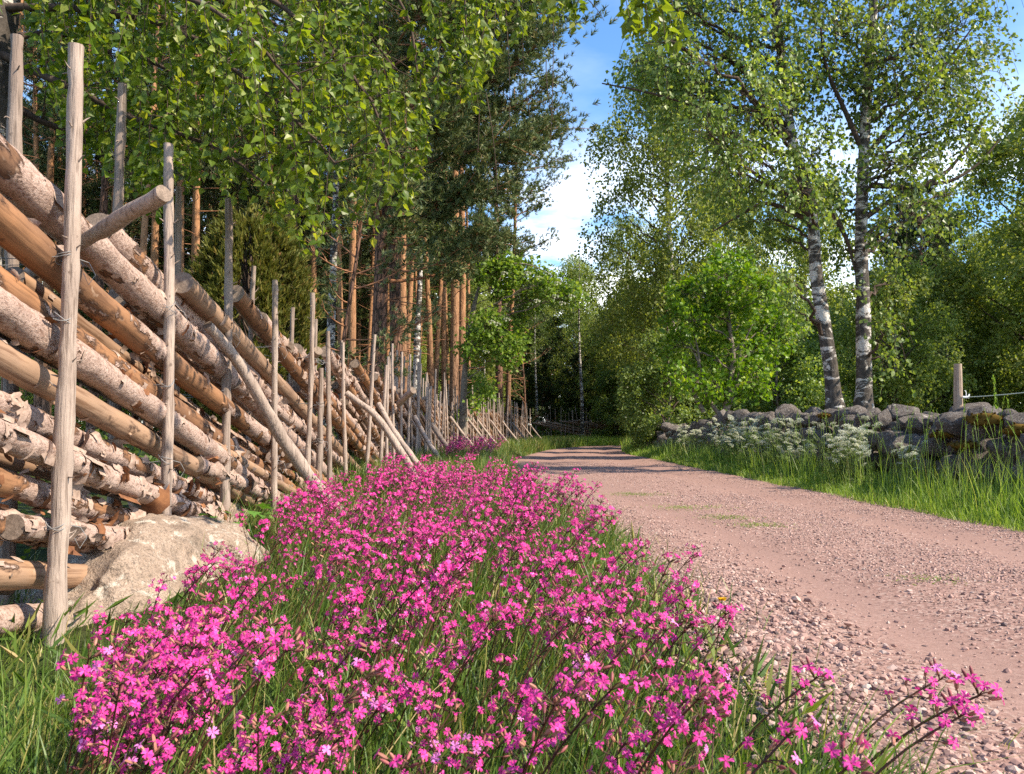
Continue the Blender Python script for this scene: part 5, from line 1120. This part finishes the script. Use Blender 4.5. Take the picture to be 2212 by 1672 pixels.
for xx, yy, v in [(-.68, 1.22, 3), (-.61, 1.18, 5), (-.73, 1.28, 2), (-.60, 1.26, 4), (-.68, 1.32, 5), (-.74, 1.38, 3), (-.62, 1.36, 2), (-.72, 1.42, 7), (-.80, 1.54, 5), (-.78, 1.6, 3), (-.66, 1.5, 4)]:
    plant(xx, yy, v, gp.uniform(.88, 1.02), gp.normal() * .3, True, 'bright pink catchfly plant in the thick clump in front of the boulder', 'flower', 'pink catchfly plants in front of the boulder')
for k, (xx, yy, s, t) in enumerate([(.50, 1.36, 1.12, .42), (.45, 1.26, 1.05, .34), (.34, 1.46, 1.0, .30), (.55, 1.5, .95, .45)]):
    plant(xx, yy, 6, s, .1 * k, True, ('sparse catchfly stem leaning furthest out over the gravel', 'sparse catchfly stem leaning low over the gravel beside a grass tuft', 'thin catchfly stem nodding at the edge of the gravel', 'small catchfly at the outer end of the drift beside the gravel')[k], 'flower', None, (0, t))
plant(-.43, .74, 6, .62, 0, True, 'low catchfly with one big open flower, nearest of all beside the grass', 'flower', None)
plant(.06, .56, 0, .86, 0, True, 'tall blurred catchfly head closest of all in the middle of the drift', 'flower', None)
# the patch by the dark prop, further down the verge
for k in range(34):
    yy = gp.uniform(12.5, 17.5); xx = np.interp(yy, [12, 15, 18], [-.75, -.85, -.65]) + gp.uniform(-.45, .35); plant(xx, yy, gp.choice((3, 5, 2)), gp.uniform(1.0, 1.35), gp.normal() * .4, False, 'dull pink catchfly in the separate patch beneath the far props of the fence', 'flower', 'catchfly plants in the patch below the far props')

# yellow flower beside the drift
o = empty('hawkweed_plant', (.40, 1.75, 0)); tag(o, 'small yellow flower among the catchflies at the edge of the gravel', 'flower'); mb = MB(); tube(mb, bezier((0, 0, 0), (.02, 0, .15), (.035, 0, .27), 7), .0014, 5); mb.build('stem', M['green_stem'], o)
mb = MB(); a = np.linspace(0, 6.28, 18)[:-1]; leaves(mb, np.tile((.035, 0, .272), (17, 1)), np.stack([np.cos(a), np.sin(a), .5 + 0 * a], 1), .011, 'rhomb', gp); mb.build('flower', M['yellow'], o)

# ---------------------------------------------------------------- cow parsley along the wall
def umbel(seed):
    g = np.random.default_rng(seed); mb = MB()
    for k in range(13):
        r = .042 * math.sqrt((k + .5) / 13); a = k * 2.4; c = np.array((r * math.cos(a), r * math.sin(a), .016 - 9 * r * r + g.normal() * .003)); tube(mb, np.array([(0, 0, -.03), c]), .0007, 3, m=1)
        N = 14; p = c + g.normal(size=(N, 3)) * (.0055, .0055, .0035); leaves(mb, p, g.normal(size=(N, 3)) * (1, 1, .6), .0092, 'rhomb', g, (.3, (0, 0, 1)))
    return mb.mesh('umbel', [M['umbel'], M['green_stem']], False)
UM = [umbel(k) for k in range(3)]
def parsley(seed):
    g = np.random.default_rng(seed); mb = MB(); H = g.uniform(.72, .95); ends = []
    st = bezier((0, 0, 0), (.02, 0, H * .5), (g.normal() * .05, g.normal() * .05, H * .7), 8); tube(mb, st, np.linspace(.004, .0025, 8), 5)
    for k in range(11):
        j = g.integers(3, 8); a = g.uniform(0, 6.28); L = g.uniform(.12, .32); e = st[j] + np.array((math.cos(a) * L * .7, math.sin(a) * L * .7, L * .9)); tube(mb, bezier(st[j], st[j] + (e - st[j]) * (.7, .7, .3), e, 5), np.linspace(.002, .0012, 5), 4); ends.append(e)
    for k in range(6):
        j = g.integers(1, 6); a = g.uniform(0, 6.28); N = 14; t = g.uniform(.2, 1, N)[:, None]; d = np.array((math.cos(a), math.sin(a), .35)); leaves(mb, st[j] + d * .2 * t + g.normal(size=(N, 3)) * .03, d + g.normal(size=(N, 3)) * .4, .06, 'pinnate', g)
    return mb.mesh('cow_parsley', M['green_stem'], False), ends
PV = [parsley(70 + k) for k in range(4)]
for k in range(36):
    Y = 8.6 + 10 * gp.uniform() ** 1.2 if k > 5 else (7.8, 8.4, 8.1, 8.8, 7.4, 17)[k]; X = float(right_edge(Y)) + gp.uniform(.25, .70); me, ends = PV[gp.integers(4)]
    o = link('cow_parsley', me); o.location = (X, Y, float(gz(np.array([X]), np.array([Y]))[0])); o.rotation_euler = (gp.normal() * .1, -.08 + gp.normal() * .1, gp.uniform(0, 6.28)); s = gp.uniform(.58, 1.08) * (1 if k > 5 else .8); o.scale = (s, s, s)
    tag(o, 'white flowering cow parsley growing in the tall grass against the stone wall', 'cow parsley', 'cow parsley along the stone wall')
    for e in ends: c = link('umbel', UM[gp.integers(3)], o); c.location = e; c.rotation_euler = (gp.normal() * .3 + .15, gp.normal() * .3, gp.uniform(0, 6)); c.scale = (1.15, 1.15, 1.15)

# raspberry shoots at the foot of the grey stake, weeds on the road
def herb(name, loc, n, size, spread, hgt, label, cat, tpl='maple', group=None, mat='herb'):
    o = empty(name, loc); tag(o, label, cat, group); st = MB()
    for k in range(n):
        a = gp.uniform(0, 6.28); r = spread * math.sqrt(gp.uniform(.05, 1)); e = np.array((r * math.cos(a), r * math.sin(a), hgt * gp.uniform(.5, 1))); tube(st, bezier((0, 0, 0), e * (.3, .3, .8), e, 5), np.linspace(.0022, .001, 5), 4)
        m2 = MB(); leaves(m2, e[None], np.array([(math.cos(a), math.sin(a), gp.uniform(-.3, .2))]), [size * gp.uniform(.7, 1.2)], tpl, gp, (.25, (0, 0, 1))); m2.build('leaf', M[mat], o, False)
    st.build('stem', M['green_stem'], o); return o
p = P(480, 1148, 4.55); herb('raspberry_shoot', (p[0], p[1], .0), 9, .075, .10, .16, 'bright green raspberry shoot at the foot of the dark grey stake', 'shoot')
p = P(545, 1120, 4.9); herb('raspberry_shoot', (p[0], p[1], .0), 10, .075, .11, .22, 'raspberry shoot between the grey stake and the long leaning prop', 'shoot')
p = P(420, 1160, 4.3); herb('raspberry_shoot', (p[0] + .1, p[1], .1), 5, .06, .08, .14, 'small raspberry shoot behind the top of the boulder', 'shoot')
for (x, y, s, lb) in [(1372, 1072, .35, 'flat grass tuft on the road crown, farthest from the camera'), (1490, 1102, .34, 'flat green weed patch on the road crown, widest of the row'), (1562, 1124, .24, 'small round weed on the road crown, near the middle of the row'), (1632, 1141, .22, 'last small weed of the row on the road crown'), (2012, 1262, .16, 'single green weed in the loose gravel of the near road'), (1695, 1490, .12, 'pale green rosette at the edge of the gravel by the flowers')]:
    Y = 1118 / (y - 932); X = (x - 1106) / F * Y; o = empty('road_weed', (X, Y, .02)); tag(o, lb, 'weed'); mb = MB(); n = int(420 * s / .2 * .7)
    q = gp.normal(size=(n, 2)) * (s * .45, s * .35); leaves(mb, np.c_[q, gp.uniform(0, .012, n)], np.c_[gp.normal(size=(n, 2)), gp.uniform(.1, .7, n)], gp.uniform(.010, .028, n), 'thin', gp); mb.build('leaf_rosette', M['grass_verge'], o, False)['kind'] = 'stuff'
# wide-bladed tuft leaning over the gravel
p = (.50, 1.32); o = empty('grass_tuft', (p[0], p[1], 0)); tag(o, 'bright wide-bladed grass tuft arching over the gravel at the end of the drift', 'grass tuft'); mb = MB(); n = 60
blades(mb, p[0] + gp.normal(size=n) * .03, p[1] + gp.normal(size=n) * .04, gp.uniform(.12, .26, n), gp.uniform(.004, .008, n), .9, gp, 3, (.5, -.05)); me = mb.mesh('blade', M['grass_verge'], False)
me.transform(Matrix.Translation((-p[0], -p[1], 0))); b = link('blade', me, o); b['kind'] = 'stuff'
